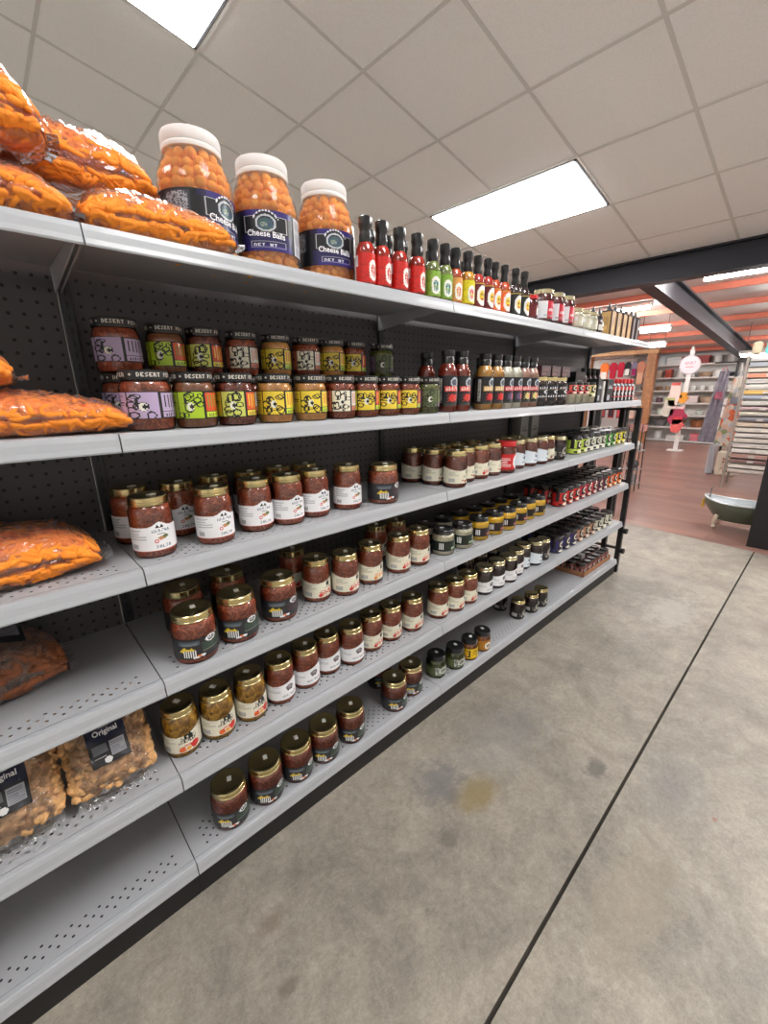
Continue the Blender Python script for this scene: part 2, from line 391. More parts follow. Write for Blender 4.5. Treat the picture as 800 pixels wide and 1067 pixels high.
def dz_bottle(band,food):
    def f():
        r=Ras(72,40,(.10,.10,.12)); r.ring(.56,.78,.09,.16,(.72,.76,.8),.45).ell(.56,.78,.05,.08,(.3,.34,.4))
        r.rect(.36,.48,.72,.64,band).scrib(28,20,6,(.97,.93,.9)); r.ell(.52,.26,.07,.13,food).ell(.60,.27,.05,.11,(.85,.3,.28)).speck(.42,.12,.66,.4,food,.2)
        r.rect(.24,.1,.31,.9,(.75,.74,.72)).lines(.25,.12,.3,.88,12,(.3,.3,.3)).rect(.36,0,.7,.07,(.2,.22,.2)); return r
    return f
def dz_hot(bg,c):
    def f():
        r=Ras(48,34,None); r.fill(lambda u,v:abs(u-.5)<.42,bg); r.rect(.1,.55,.2,.95,W_)
        r.ring(.60,.42,.13,.36,(.93,.93,.9),.35).ell(.60,.5,.07,.12,c).ell(.60,.26,.06,.09,c).speck(.25,.1,.5,.9,tuple(x*.75 for x in bg),.25,5).speck(.48,.1,.72,.75,(.9,.9,.88),.15,9); return r
    return f
def dz_face(bg):
    def f():
        r=Ras(48,30,bg); r.ell(.60,.45,.17,.46,(.93,.93,.92)).ell(.60,.45,.10,.24,(.93,.78,.2)).ell(.57,.5,.02,.06,K_).ell(.64,.5,.02,.06,K_).rect(.55,.28,.65,.33,(.75,.2,.1)).rect(0,.96,1,1,(.85,.72,.3)); return r
    return f
def dz_word(bg=K_,fg=(.9,.9,.92),dot=(.85,.6,.5)):
    def f():
        r=Ras(48,40,bg); r.ring(.5,.55,.08,.12,fg,.4).scrib(16,29,3,fg).scrib(15,9,4,fg).ell(.55,.1,.06,.08,dot).rect(.3,.68,.7,.70,(.6,.5,.4)); return r
    return f
def dz_jam():
    r=Ras(60,30,(.78,.1,.2)); r.rect(.05,0,.36,1,(.88,.89,.91)).scrib(24,12,4,W_).lines(.3,.1,.6,.25,2,(.5,.5,.5)); return r
def dz_olive():
    r=Ras(60,28,None); r.fill(lambda u,v:.2<u<.8,(.24,.27,.14)); r.speck(.42,.1,.75,.9,(.75,.78,.74),.42,7).ring(.58,.5,.1,.3,(.8,.82,.78),.5).rect(.2,.1,.4,.9,(.35,.38,.22)); return r
def dz_ysq():
    r=Ras(60,28,None); r.fill(lambda u,v:.22<u<.8,(.95,.78,.1)); r.rect(.26,.12,.46,.86,K_).rect(.29,.2,.43,.78,(.85,.65,.1)).speck(.5,.2,.76,.85,K_,.3,3); return r
def dz_dk():
    r=Ras(60,28,(.14,.12,.12)); r.ring(.6,.55,.1,.28,(.75,.72,.68),.5).speck(.42,.1,.75,.45,(.8,.78,.74),.35,6).rect(.24,.15,.36,.5,(.7,.7,.68)); return r

# ---------------------------------------------------------------- jars
def jar_prof(r,h,lr,lh,sh,ins=0,fill=None):
    n=h-lh-.001; q=r-ins; e=lr*.94-ins
    p=[(0,.004+ins),(q*.55,.002+ins),(q*.82,ins),(q*.94,.002+ins),(q,.010+ins),(q,sh),(q*.985,sh+.3*(n-sh)),(q*.94,sh+.6*(n-sh)),(e+(q-e)*.4,sh+.82*(n-sh)),(e,n)]
    if fill: return p+[(e*.6,n-.0005),(0,n-.001)]
    return p+[(e,h-.005)]
# kind: r,h,lid r,lid h,shoulder, lid mat, contents mat, label z0,z1,span, design, base name, description, category
D_=dz_desert
LIL=(.72,.64,.78); LIM=(.68,.80,.16); YEL=(.90,.80,.24); ORG=(.84,.30,.10)
KD={
'S0':(.0405,.126,.0365,.017,.091,GOLD,SALSA,.016,.076,5.2,dz_white,'salsa_jar','gold-lidded salsa pint with white arched label','jar'),
'P0':(.0405,.126,.0365,.017,.091,GOLD,SALSA,.016,.074,5.2,dz_cream(),'salsa_jar','salsa pint with cream label and red lettering','jar'),
'P1':(.0405,.126,.0365,.017,.091,GOLD,SALSAD,.016,.074,5.2,dz_green,'salsa_jar','gold-lidded salsa pint with pale cream label','jar'),
'P2':(.0375,.118,.034,.016,.078,GOLD,SALSAD,.016,.074,5.2,dz_cream((.5,.25,.2)),'salsa_jar','gold-lidded jar with cream and brown label','jar'),
'P3':(.0405,.126,.0365,.017,.091,GOLD,SALSA,.016,.074,5.2,dz_cream(),'salsa_jar','salsa pint with cream label and red lettering','jar'),
'P4':(.0405,.126,.0365,.017,.091,GOLD,SALSA,.016,.074,5.2,dz_cream((.90,.55,.16),5),'salsa_jar','salsa pint with cream label and orange lettering','jar'),
'R0':(.0405,.126,.0375,.018,.091,REDLID,SALSAD,.016,.078,5.6,dz_round,'salsa_jar','red-lidded jar with white disc on red label','jar'),
'W0':(.0405,.126,.0365,.017,.091,GOLD,SALSA,.016,.074,5.2,dz_animal,'salsa_jar','red salsa pint with white animal-print label','jar'),
'W1':(.0385,.122,.035,.017,.088,GOLDP,SALSAD,.016,.076,5.2,dz_logo,'jam_jar','gold-lidded jar with white oval-logo label','jar'),
'W2':(.0385,.122,.035,.017,.088,GOLDP,SALSAD,.016,.074,5.2,dz_logo,'jam_jar','gold-lidded red jar with pale blue-white label','jar'),
'Y0':(.0405,.126,.0365,.017,.091,GOLD,RELISH,.016,.074,5.2,dz_yellow,'relish_jar','yellow relish pint with cream label','jar'),
'J0':(.0395,.122,.036,.017,.088,GOLDP,JAM,.014,.072,5.4,dz_animal,'jam_jar','dark jam jar with white label','jar'),
'J1':(.0395,.122,.036,.017,.088,GOLDP,JAM,.014,.072,5.4,dz_logo,'jam_jar','dark jam jar with grey oval on white label','jar'),
'K0':(.036,.11,.033,.015,.072,GOLDP,JAM,.012,.07,5.8,dz_dk,'sauce_jar','dark jar with black and white label','jar'),
'K1':(.036,.098,.033,.015,.062,GOLD,JAM,.01,.058,5.8,dz_dk,'sauce_jar','small dark jar with gold lid','jar'),
'B0':(.047,.116,.0425,.017,.082,GOLD,SALSA,.014,.066,5.2,dz_plum,'salsa_jar','squat salsa jar with black and plum label','jar'),
'B1':(.047,.116,.0425,.017,.082,GOLD,SALSA,.014,.066,5.2,dz_black,'salsa_jar','squat salsa jar with black and green label','jar'),
'B2':(.047,.116,.0425,.017,.082,GOLD,SALSAD,.012,.062,5.2,dz_black,'salsa_jar','squat gold-lidded salsa jar with black label','jar'),
'G0':(.042,.094,.038,.016,.066,BLACKLID,DIPW,.017,.055,5.4,dz_side((.08,.13,.10),(.75,.85,.7),(.8,.84,.8)),'dip_jar','black-lidded cream dip jar with dark green label','jar'),
'G1':(.042,.094,.038,.016,.066,BLACKLID,DIPY,.019,.054,5.4,dz_side((.14,.08,.09),(.93,.55,.50),(.65,.66,.75)),'mustard_jar','yellow mustard jar with black label','jar'),
'G2':(.042,.094,.038,.016,.066,BLACKLID,DIPY,.019,.052,5.4,dz_side((.14,.10,.08),(.9,.75,.3),(.7,.7,.72)),'mustard_jar','yellow mustard jar with striped dark label','jar'),
'H0':(.040,.092,.036,.018,.058,BLACKLID,OLIVE,.012,.054,5.4,dz_olive,'pickle_jar','black-lidded green pickle jar','jar'),
'H1':(.037,.092,.0335,.018,.058,BLACKLID,AMBER,.012,.056,5.4,dz_ysq,'pickle_jar','black-lidded amber jar with bright yellow label','jar'),
'H2':(.037,.092,.0345,.018,.058,BLACKLID,AMBER,.012,.054,4.2,dz_hot((.75,.5,.15),(.5,.3,.1)),'pickle_jar','black-lidded amber jar with orange label','jar'),
'D0':(.044,.108,.041,.018,.075,BLACKLID,SALSA,.022,.070,5.6,D_(LIL,LIL,K_,LIL,1),'salsa_jar','black-lidded salsa jar with lilac label','jar'),
'D1':(.039,.106,.0365,.018,.074,BLACKLID,TANQ,.018,.070,5.6,D_(LIM,ORG,(.35,.6,.2),LIM,2),'salsa_jar','black-lidded salsa jar with lime and red label','jar'),
'D2':(.039,.106,.0365,.018,.074,BLACKLID,SALSAD,.018,.070,5.6,D_((.80,.82,.4),ORG,YEL,YEL,3),'salsa_jar','black-lidded dark salsa jar with orange label','jar'),
'D3':(.039,.106,.0365,.018,.074,BLACKLID,QUESO,.018,.070,5.6,D_(YEL,YEL,ORG,YEL,4),'dip_jar','black-lidded yellow cheese dip jar','jar'),
'D4':(.039,.106,.0365,.018,.074,BLACKLID,SALSA,.018,.070,5.6,D_((.9,.88,.8),(.85,.84,.8),ORG,(.8,.45,.35),5),'salsa_jar','salsa jar with white and orange label','jar'),
'D5':(.039,.106,.0365,.018,.074,BLACKLID,SALSA,.018,.070,5.6,D_(YEL,RD,YEL,(.85,.85,.2),6),'salsa_jar','black-lidded red salsa jar with yellow label','jar'),
'D6':(.039,.106,.0365,.018,.074,BLACKLID,SALG,.018,.070,5.6,D_((.35,.4,.25),(.45,.5,.25),K_,(.5,.4,.5),7),'salsa_jar','black-lidded green salsa jar','jar'),
'N0':(.034,.085,.031,.014,.055,REDLID,JAMR,.012,.05,5.4,dz_hot((.45,.08,.1),(.7,.3,.3)),'jam_jar','small red-lidded dark red jar','jar'),
'N1':(.040,.118,.037,.016,.078,GOLDP,JAMR,.014,.075,5.0,dz_jam,'jam_jar','dark red jam jar with white and red label','jar'),
'N2':(.036,.085,.033,.014,.055,GOLDP,DIPW,.012,.05,3.0,dz_hot((.85,.83,.75),(.6,.6,.5)),'honey_jar','small pale cream jar with gold lid','jar'),
'L0':(.034,.098,.031,.014,.066,BLACKLID,DIPW,.045,.085,5.8,dz_small((.88,.36,.30),(.80,.25,.3)),'spread_jar','jar with coral red label over white contents','jar'),
'L1':(.034,.098,.031,.014,.066,BLACKLID,DIPW,.03,.085,5.8,dz_small((.85,.80,.5),(.85,.85,.6)),'spread_jar','jar with pale yellow label','jar'),
'M0':(.029,.072,.026,.012,.048,BLACKLID,SALSAD,.008,.045,5.8,dz_small((.72,.45,.45),(.7,.4,.42)),'sauce_jar','small pink-labelled jar in cardboard tray','jar'),
}
SC=[((.72,.82,.30),(.80,.88,.35),'lime green'),((.80,.82,.75),(.90,.90,.85),'silver and white'),((.30,.62,.22),(.35,.65,.3),'bright green'),((.90,.84,.16),(.92,.86,.2),'bright yellow'),
    ((.78,.14,.12),(.78,.16,.14),'red'),((.74,.14,.24),(.72,.2,.3),'crimson'),((.42,.14,.24),(.5,.2,.34),'dark maroon'),((.93,.38,.12),(.95,.5,.15),'orange'),
    ((.20,.17,.42),(.20,.18,.36),'dark purple'),((.72,.54,.42),(.78,.6,.55),'tan'),((.82,.82,.76),(.9,.9,.84),'white and black')]
for i,(a,b,nm) in enumerate(SC):
    KD['C%d'%i]=(.0355,.094,.033,.014,.072,BLACKLID,JAM,.006,.072,6.1,dz_small(a,b),'jelly_jar','black-lidded jelly jar with %s label'%nm,'jar')
PROTO={}
def lathe_part(prof,n,name,m,parent,**k): return MB().lathe(prof,n,**k).build(name,m,parent)
def jar_build(kind):
    r,h,lr,lh,sh,lm,cm,z0,z1,span,dz,nm,desc,cat=KD[kind]
    far=kind[0] in 'CMLK'; n=20 if far else 32
    if kind[0]=='C': n=16
    t=thing(nm,'',cat)
    lathe_part(jar_prof(r,h,lr,lh,sh),n,'glass',GLASS,t,cap1=False)
    lathe_part(jar_prof(r,h,lr,lh,sh,ins=.0012,fill=1),n,'contents',cm,t)
    lp=[(0,h-.0008),(lr*.80,h-.0008),(lr*.84,h),(lr-.0015,h),(lr,h-.0016),(lr,h-lh*.55),(lr+.0006,h-lh*.5),(lr+.0004,h-lh+.0035),(lr+.0014,h-lh+.0025),(lr+.001,h-lh),(lr-.001,h-lh)]
    lathe_part(lp[::-1],n,'lid',lm,t,cap0=False)
    if kind[0]=='D':
        q=Ras(150,9,K_); s='DESERT PEPPER * '
        q.text(2,2,(s+s+s)[:38],(.82,.80,.76)); wrap(q,lr+.0009,h-lh+.003,h-.002,2*PI,'lid_band',t)
    wrap(dz(),r+.0005,z0,z1,span,'label',t)
    if kind[0] in 'SPBHGY' or kind in('W0',):
        a=R.uniform(0,3); c,s_=math.cos(a),math.sin(a)
        MB().box(-.0075,-.0055,h-.0006,.0075,.0055,h+.0001,M=Matrix.Rotation(a,4,'Z')@Matrix.Translation((.006,-.004,0))).build('price_sticker',STICK,t)
    return t
COUNT={}
PENDING=[]
ORD=['first','second','third','fourth','fifth','sixth','seventh','eighth','ninth','tenth','eleventh','twelfth','thirteenth','fourteenth']
SHELF=['top','second','third','fourth','fifth','bottom']
def place(proto_fn,key,x,y,z,rz,desc,cat,where,group=None):
    if key not in PROTO: o=PROTO[key]=proto_fn()
    else: o=copy_tree(PROTO[key])
    o.location=(x,y,z); o.rotation_euler=(0,0,rz); o['category']=cat
    PENDING.append((o,desc,where,x,group)); return o
def finish_labels():
    g={}
    for p in PENDING: g.setdefault((p[1],p[2]),[]).append(p)
    for (desc,where),l in g.items():
        l.sort(key=lambda p:p[3])
        for i,(o,_,_,_,grp) in enumerate(l):
            if len(l)==1: o['label']='%s, %s'%(desc,where)
            else: o['label']='%s, %s from left, %s'%(desc,ORD[i],where)
            if grp: o['group']=grp
CAMZ=1.2
FY=.852                                    # front plane of the shelf lips
BY=1.195                                   # back panel
LB=[1.4210,1.0997,.8427,.5894,.3354,.0727] # lip bottoms
DK=[z+.033 for z in LB]
X0=.1667; SW=.9144
def jar(kind,s,x,y,row='front row',dz=0,rz=None):
    k=KD[kind]
    if rz is None: rz=math.radians(R.uniform(0,14)-{'H':34,'K':32}.get(kind[0],0))
    return place(lambda:jar_build(kind),kind,x,y,DK[s]+.0002+dz,rz,k[12],k[13],'%s, %s shelf'%(row,SHELF[s]),'%s on the %s shelf'%(k[11].replace('_',' ')+'s',SHELF[s]))

# ---------------------------------------------------------------- the gondola shelving
PERF3=perforated('perforated_deck_enamel',3,FY+.034); PERF5=perforated('widely_perforated_deck_enamel',6,FY+.034)
def shelf_unit(label,perf,first=False):
    t=thing('shelving_unit',label,'shelving unit',(0,0,0),0,'gondola shelving sections in one run')
    MB().box(.001,BY,.02,SW-.001,BY+.012,1.46).build('back_panel',PEG,t)
    for x in (.0,):
        m=MB(); m.box(x+.001,BY-.014,.0,x+.022,BY-.001,1.47,0,bev=.002)
        for k in range(56): m.box(x+.009,BY-.0147,.03+k*.0254,x+.013,BY-.0139,.044+k*.0254,1)
        m.build('upright',[UPR,KICK],t)
    for i,zb in enumerate(LB):
        d=zb+.033; g=.0012
        s=MB(); s.box(g,FY+.026,d-.0012,SW-g,BY-.015,d)           # deck sheet
        s.add([(g,FY+.026,d-.0012),(SW-g,FY+.026,d-.0012),(SW-g,FY+.026,zb+.006),(g,FY+.026,zb+.006)],[(0,1,2,3)])
        sh=s.build('shelf_deck',[perf],t)
        # front lip: curved price channel with a ledge and a groove
        P=[(FY+.026,d),(FY+.0225,d),(FY+.0225,d-.002),(FY+.0205,d-.002),(FY+.0205,d),(FY+.011,d),(FY+.0075,d-.0015),(FY+.0045,d-.010),(FY+.0025,d-.022),(FY,zb+.003),(FY+.001,zb),(FY+.008,zb+.001),(FY+.010,zb+.010),(FY+.014,d-.004),(FY+.026,d-.003)]
        MB().prism(P,g,SW-g).build('price_channel',[LIPM],sh)
        # brackets at both ends
        if i<5:
            for x in (.003,SW-.006): MB().prism([(FY+.05,d-.002),(BY-.0145,d-.002),(BY-.0145,d-.05),(BY-.03,d-.047),(FY+.05,d-.020)],x,x+.003).build('shelf_bracket',[METAL],sh)
    MB().box(.0005,FY+.012,.0005,SW-.0005,FY+.022,LB[5]+.004).build('kick_plate',[KICK],t)
    MB().box(.002,FY+.03,.0005,SW-.002,BY-.016,.03).build('base_tray',[KICK],t)
    return t
uL=shelf_unit('nearest shelving section holding orange snack bags and pork rind bags',PERF3); uL.location=(X0-SW,0,0)
uA=shelf_unit('second shelving section, with cheese ball jars on top and salsa below',PERF5); uA.location=(X0,0,0)
uB=shelf_unit('third shelving section, with yellow mustard jars and sauce bottles',PERF3); uB.location=(X0+SW,0,0)
uC=shelf_unit('farthest shelving section, at the aisle end with small jelly jars',PERF3); uC.location=(X0+2*SW,0,0)
m=MB(); m.box(SW-.022,BY-.014,0,SW-.001,BY-.001,1.47,bev=.002); m.build('upright',[UPR,KICK],uC)
XE=X0+3*SW

# ---------------------------------------------------------------- jars on shelves
for k,x,y in (('D0',.233,.908),('D1',.318,.900),('D2',.402,.898),('D3',.496,.900),('D3',.592,.898),('D4',.682,.898),('D5',.764,.897),('D5',.846,.897),('D5',.928,.897),('D6',1.018,.898)):
    jar(k,1,x,y,rz=math.radians(-8 if x<.3 else -16))
# two high back row; the lower one carries the upper
for k,x in (('D0',.238),('D1',.334),('D2',.420),('D4',.515),('D3',.612),('D4',.708),('D3',.796),('D5',.880),('D6',1.000)):
    jar(k,1,x,1.085,'back row lower layer',rz=-.3)
    jar(k,1,x,1.085,'back row upper layer',.1085 if k=='D0' else .1065,rz=-.35)
for k,x,y in (('S0',.213,.940),('S0',.338,.930),('S0',.446,.945),('S0',.530,.937),('S0',.617,.945),('S0',.728,.941),('B0',.848,.919),
    ('P1',1.128,1.060),('P1',1.150,.977),('P1',1.170,.894),('P1',1.262,.925),('P0',1.352,.925),('P1',1.437,.925),('R0',1.522,.912),('W1',1.640,.934),('W2',1.730,.926),('W2',1.815,.919),('P2',1.905,.93),('K0',1.985,.912)):
    jar(k,2,x,y)
for x,y in ((.205,1.06),(.300,1.045),(.392,1.06),(.482,1.05),(.572,1.06),(.655,1.05)): jar('S0',2,x,y,'back row')
for x in (1.26,1.35,1.45): jar('P1',2,x,1.03,'back row')
for x in (1.62,1.71,1.80): jar('W2',2,x,1.03,'back row')
for k,x,y in (('B1',.256,.914),('B1',.362,.923),('B0',.484,.939),('P3',.613,.953),('P3',.697,.925),('P4',.800,.932),('P3',.922,.927),('P3',1.016,.925),
    ('G0',1.153,.925),('G0',1.256,.917),('G1',1.376,.925),('G1',1.478,.921),('G1',1.569,.917),('G1',1.676,.924),('G2',1.768,.932),('G2',1.860,.930)):
    jar(k,3,x,y)
for k,x,y in (('B1',.279,1.050),('B1',.399,1.060),('P3',.60,1.06),('P3',.94,1.06),('P3',1.03,1.05)): jar(k,3,x,y,'back row')
for x in (1.17,1.27): jar('G0',3,x,1.02,'back row')
for x in (1.38,1.48,1.58,1.68,1.78): jar('G1',3,x,1.025,'back row')
for k,x,y in (('Y0',.204,.948),('Y0',.289,.940),('Y0',.377,.939),('W0',.466,.941),('W0',.553,.946),('W0',.637,.954),('W0',.720,.938),('P3',.813,.949),('P3',.902,.947),('P3',1.000,.936),
    ('P3',1.137,.927),('P3',1.224,.917),('P3',1.312,.918),('J0',1.424,.917),('J0',1.516,.915),('J0',1.604,.908),('J0',1.692,.925),('J1',1.780,.940),('J1',1.864,.921),('K0',1.954,.923)):
    jar(k,4,x,y)
for x in (1.45,1.55,1.65): jar('J0',4,x,1.03,'back row')
for k,x,y in (('B2',.282,.918),('B2',.384,.914),('B2',.484,.915),('B2',.581,.914),('B2',.689,.916),('B2',.890,.917),('B2',.990,.932),
    ('H0',1.134,.926),('H0',1.231,.907),('H1',1.322,.902),('H2',1.412,.900),('K1',1.766,.931),('K1',1.870,.916),('K1',1.965,.913)):
    jar(k,5,x,y)
jar('B2',5,.93,1.04,'back row'); jar('K1',5,1.776,1.035,'back row')
# small jelly jars of the far section: three rows deep
c2=['C0','C0','C1','C1','C1','C2','C2','C3','C3']; 
for i,k in enumerate(c2):
    x=2.215+i*.0805
    for j,row in enumerate(('front row','middle row','back row')): jar(k,2,x,.935+j*.078,row,rz=math.radians(10))
c3=['C4','C4','C4','C5','C5','C5','C6','C6','C7','C7','C7']
for i,k in enumerate(c3):
    x=2.085+i*.0778
    for j,row in enumerate(('front row','middle row','back row')): jar(k,3,x,.925+j*.078,row,rz=math.radians(10))
c4=['C8','C8','C8','C9','C9','C9','C10','C10','C10']
for i,k in enumerate(c4):
    x=2.085+i*.086
    for j,row in enumerate(('front row','middle row','back row')): jar(k,4,x,.918+j*.078,row,rz=math.radians(10))

KRAFT=mat('brown_kraft_card',(186,148,92),.7,noise=.12,nscale=40)
def carton(w,d,h,bg,fg,nm='carton'):
    def f():
        t=thing(nm,'','box')
        MB().box(-w/2,-d/2,0,w/2,d/2,h,bev=.002).build('carton_body',[mat('card_%d_%d_%d'%tuple(int(x*255) for x in bg),tuple(int(x*255) for x in bg),.5)],t)
        r=Ras(20,30,bg); r.rect(.1,.08,.5,.3,fg).rect(.15,.6,.85,.66,fg).rect(.2,.7,.7,.74,fg)
        wrap(r,0,0,0,0,'printed_front',t,flat=lambda u,v:(-w/2+.003+(w-.006)*u,-d/2-.0004,.003+(h-.006)*v)); return t
    return f
# second shelf, far part
def black_jar(nm='sauce_jar'):
    t=thing(nm,'','jar')
    lathe_part(jar_prof(.040,.118,.036,.015,.085),24,'glass',GLASS,t,cap1=False)
    lathe_part(jar_prof(.040,.118,.036,.015,.085,ins=.001,fill=1),24,'contents',JAM,t)
    lathe_part([(.035,.101),(.037,.102),(.037,.116),(.035,.118),(0,.118)],24,'lid',GOLD,t)
    wrap(dz_word()(),.0405,.02,.088,6.0,'label',t); return t
for i,x in enumerate((1.722,1.812,1.905)):
    place(black_jar,'KB',x,.905,DK[1],.15,'black-labelled sauce jar with gold lid','jar','front row, second shelf','sauce jars on the second shelf')
    place(black_jar,'KB',x+.01,1.06,DK[1],.15,'black-labelled sauce jar with gold lid','jar','back row lower layer, second shelf','sauce jars on the second shelf')
    place(carton(.08,.065,.042,(.22,.08,.10),(.45,.2,.2)),'CM',x,.905,DK[1]+.1183,0,'low maroon carton resting on a black-labelled jar','box','second shelf','maroon cartons on jar lids')
for k,x in (('L0',2.020),('L0',2.092),('L0',2.164),('L1',2.238)): jar(k,1,x,.905,rz=.1)
for x,w,kk,desc in ((2.308,.055,'CB1','narrow black carton'),(2.445,.085,'CB2','wide black carton with white barcode')):
    place(carton(w,.06,.115,(.07,.07,.08),(.75,.75,.78)),kk,x,.905,DK[1],0,desc,'box','front row, second shelf','black cartons on the second shelf')
place(carton(.018,.05,.105,(.88,.87,.85),(.5,.5,.5)),'CB3',2.374,.905,DK[1],0,'thin white carton between two black cartons','box','second shelf')
def red_bottle():
    t=thing('sauce_bottle','','bottle')
    lathe_part([(.020,0),(.0235,.004),(.0235,.078),(.019,.088),(.010,.096),(.010,.1)],18,'contents',JAM,t)
    lathe_part([(.0115,.097),(.0118,.098),(.0118,.118),(.0105,.12),(0,.12)],18,'cap',REDLID,t)
    r=Ras(30,26,K_); r.rect(0,.72,1,1,(.78,.2,.18)).rect(.45,0,.52,1,(.8,.8,.8)).rect(0,.22,1,.32,(.8,.2,.24)).ring(.5,.5,.1,.12,(.85,.85,.85),.3)
    wrap(r,.024,.006,.078,6.0,'label',t); return t
for x in (2.545,2.603,2.661,2.719,2.777,2.835): place(red_bottle,'RB',x,.905,DK[1],0,'small red-capped bottle with black and red label','bottle','front row, second shelf','red capped sauce bottles')
place(carton(.13,.08,.16,(.06,.06,.07),(.6,.6,.62)),'CB4',2.50,1.1,DK[1],0,'tall black carton','box','back row, second shelf')
def maroon():
    t=thing('sauce_bottle','','bottle')
    lathe_part([(.024,0),(.027,.004),(.027,.12),(.014,.145),(.012,.15)],18,'contents',JAM,t)
    lathe_part([(.014,.147),(.0145,.148),(.0145,.185),(0,.186)],18,'cap',BLACKLID,t)
    r=Ras(30,40,(.34,.10,.13)); r.speck(.4,0,.6,1,(.85,.75,.75),.4,3).rect(0,.45,1,.5,(.8,.6,.6)); wrap(r,.0275,.006,.12,6.0,'label',t); return t
for x in (2.625,2.695,2.765,2.835): place(maroon,'MR',x,1.10,DK[1],0,'tall maroon bottle with pale patterned stripe','bottle','back row, second shelf','maroon bottles on the second shelf')

# bottles of sauce on the second shelf
def sauce_bottle(cm,band,food):
    def f():
        t=thing('sauce_bottle','','bottle')
        P=[(.024,.001),(.029,.0),(.031,.006),(.031,.118),(.0295,.128),(.0245,.140),(.0195,.149),(.0185,.156)]
        lathe_part(P,26,'glass',GLASS,t,cap1=False)
        lathe_part([(max(0,r-.001),z+.001) for r,z in P],26,'contents',cm,t)
        lathe_part([(.0195,.148),(.0205,.149),(.0205,.168),(.0198,.169),(.0212,.171),(.0212,.187),(.0195,.189),(0,.189)],26,'cap',BLACKLID,t)
        wrap(dz_bottle(band,food)(),.0316,.020,.112,5.4,'label',t); return t
    return f
SB={'R':(BBQ,(.85,.25,.22),(.80,.22,.18),'red sauce bottle with black cap and label'),'Y':(BBQY,(.80,.64,.34),(.80,.14,.14),'golden sauce bottle with black cap and label'),
 'W':(BBQW,(.80,.16,.25),(.35,.28,.42),'white sauce bottle with black cap and pink band'),'P':(BBQP,(.75,.16,.22),(.85,.78,.5),'pinkish sauce bottle with black cap and label')}
for k,x in (('R',1.112),('R',1.184),('Y',1.318),('Y',1.388),('W',1.452),('W',1.516),('P',1.580),('P',1.643)):
    c=SB[k]; place(sauce_bottle(*c[:3]),'SB'+k,x,.895,DK[1],math.radians(R.uniform(-22,-12)),c[3],'bottle','front row, second shelf','sauce bottles on the second shelf')
for k,x,y in (('R',1.136,1.005),('Y',1.300,1.0),('W',1.45,1.0),('P',1.6,1.0)):
    c=SB[k]; place(sauce_bottle(*c[:3]),'SB'+k,x,y,DK[1],-.3,c[3],'bottle','back row, second shelf','sauce bottles on the second shelf')

# hot sauces on the top shelf
def hot_bottle(cm,dz,slim):
    def f():
        t=thing('hot_sauce_bottle','','bottle')
        P=[(.019,0),(.0225,.002),(.0240,.006),(.0240,.072),(.0228,.082),(.0185,.092),(.0125,.099),(.0115,.106)]
        lathe_part(P,26,'glass',GLASS,t,cap1=False)
        lathe_part([(max(0,r-.001),z+.001) for r,z in P],26,'contents',cm,t)
        q=.0125 if slim else .0152
        lathe_part([(q-.0005,.094),(q+.0003,.095),(q+.0006,.110),(q-.0008,.118),(q-.0006,.128),(q+.0008,.130),(q+.0014,.136),(q+.0012,.150),(q-.001,.152),(0,.152)],26,'cap_sleeve',BLACKLID,t)
        wrap(dz(),.0245,.006,.070,5.0 if slim else 4.6,'label',t); return t
    return f
HB={'R':(HOTR,dz_hot((.80,.12,.09),(.80,.3,.25)),0,'red hot sauce bottle with black cap'),'G':(HOTG,dz_hot((.50,.66,.22),(.25,.5,.48)),0,'green hot sauce bottle with black cap'),
 'O':(HOTO,dz_hot((.85,.6,.3),(.85,.5,.3)),0,'pale orange hot sauce bottle with black cap'),'Y':(HOTY,dz_hot((.86,.82,.10),(.85,.35,.3)),0,'bright yellow hot sauce bottle with black cap'),
 'F':(HOTR,dz_face((.40,.08,.12)),1,'slim bottle with face on maroon label'),'E':(HOTO,dz_face((.93,.42,.16)),1,'slim bottle with face on orange label'),'K':(JAM,dz_face((.10,.14,.14)),1,'slim bottle with face on black label')}
for k,x in (('R',.772),('R',.822),('R',.886),('R',.953),('G',1.020),('G',1.077),('O',1.130),('Y',1.185),('F',1.240),('F',1.292),('E',1.345),('E',1.397),('K',1.462),('K',1.524)):
    c=HB[k]; place(hot_bottle(*c[:3]),'HB'+k,x,.890+.001*R.uniform(-4,4),DK[0],math.radians(R.uniform(-5,5)-{'R':10,'G':42,'O':42,'Y':35}.get(k,30)),c[3],'bottle','front row, top shelf','hot sauce bottles on the top shelf')
for k,x in (('R',.840),('R',.905),('R',.965),('G',1.03),('O',1.09),('Y',1.19),('F',1.26),('F',1.33),('E',1.41)):
    c=HB[k]; place(hot_bottle(*c[:3]),'HB'+k,x,.955,DK[0],0,c[3],'bottle','second row, top shelf','hot sauce bottles on the top shelf')
for k,x in (('N0',1.600),('N1',1.705),('N1',1.800),('N1',1.893),('N2',2.000),('N2',2.082),('N2',2.160)): jar(k,0,x,.905,rz=math.radians(5))
for x in (1.72,1.82): jar('N1',0,x,1.0,'back row')
def dark_pot():
    t=thing('sauce_jar','','jar'); lathe_part([(.03,0),(.034,.01),(.036,.04),(.03,.06),(.0,.062)],20,'contents',JAM,t); lathe_part([(.028,.058),(.029,.06),(.029,.078),(0,.08)],20,'lid',BLACKLID,t)
    wrap(Ras(20,10,(.85,.84,.8)).rect(.4,.3,.6,.7,K_),.0365,.015,.04,1.6,'label',t); return t
place(dark_pot,'DP',2.245,.91,DK[0],0,'round dark pot with small white label','jar','top shelf')
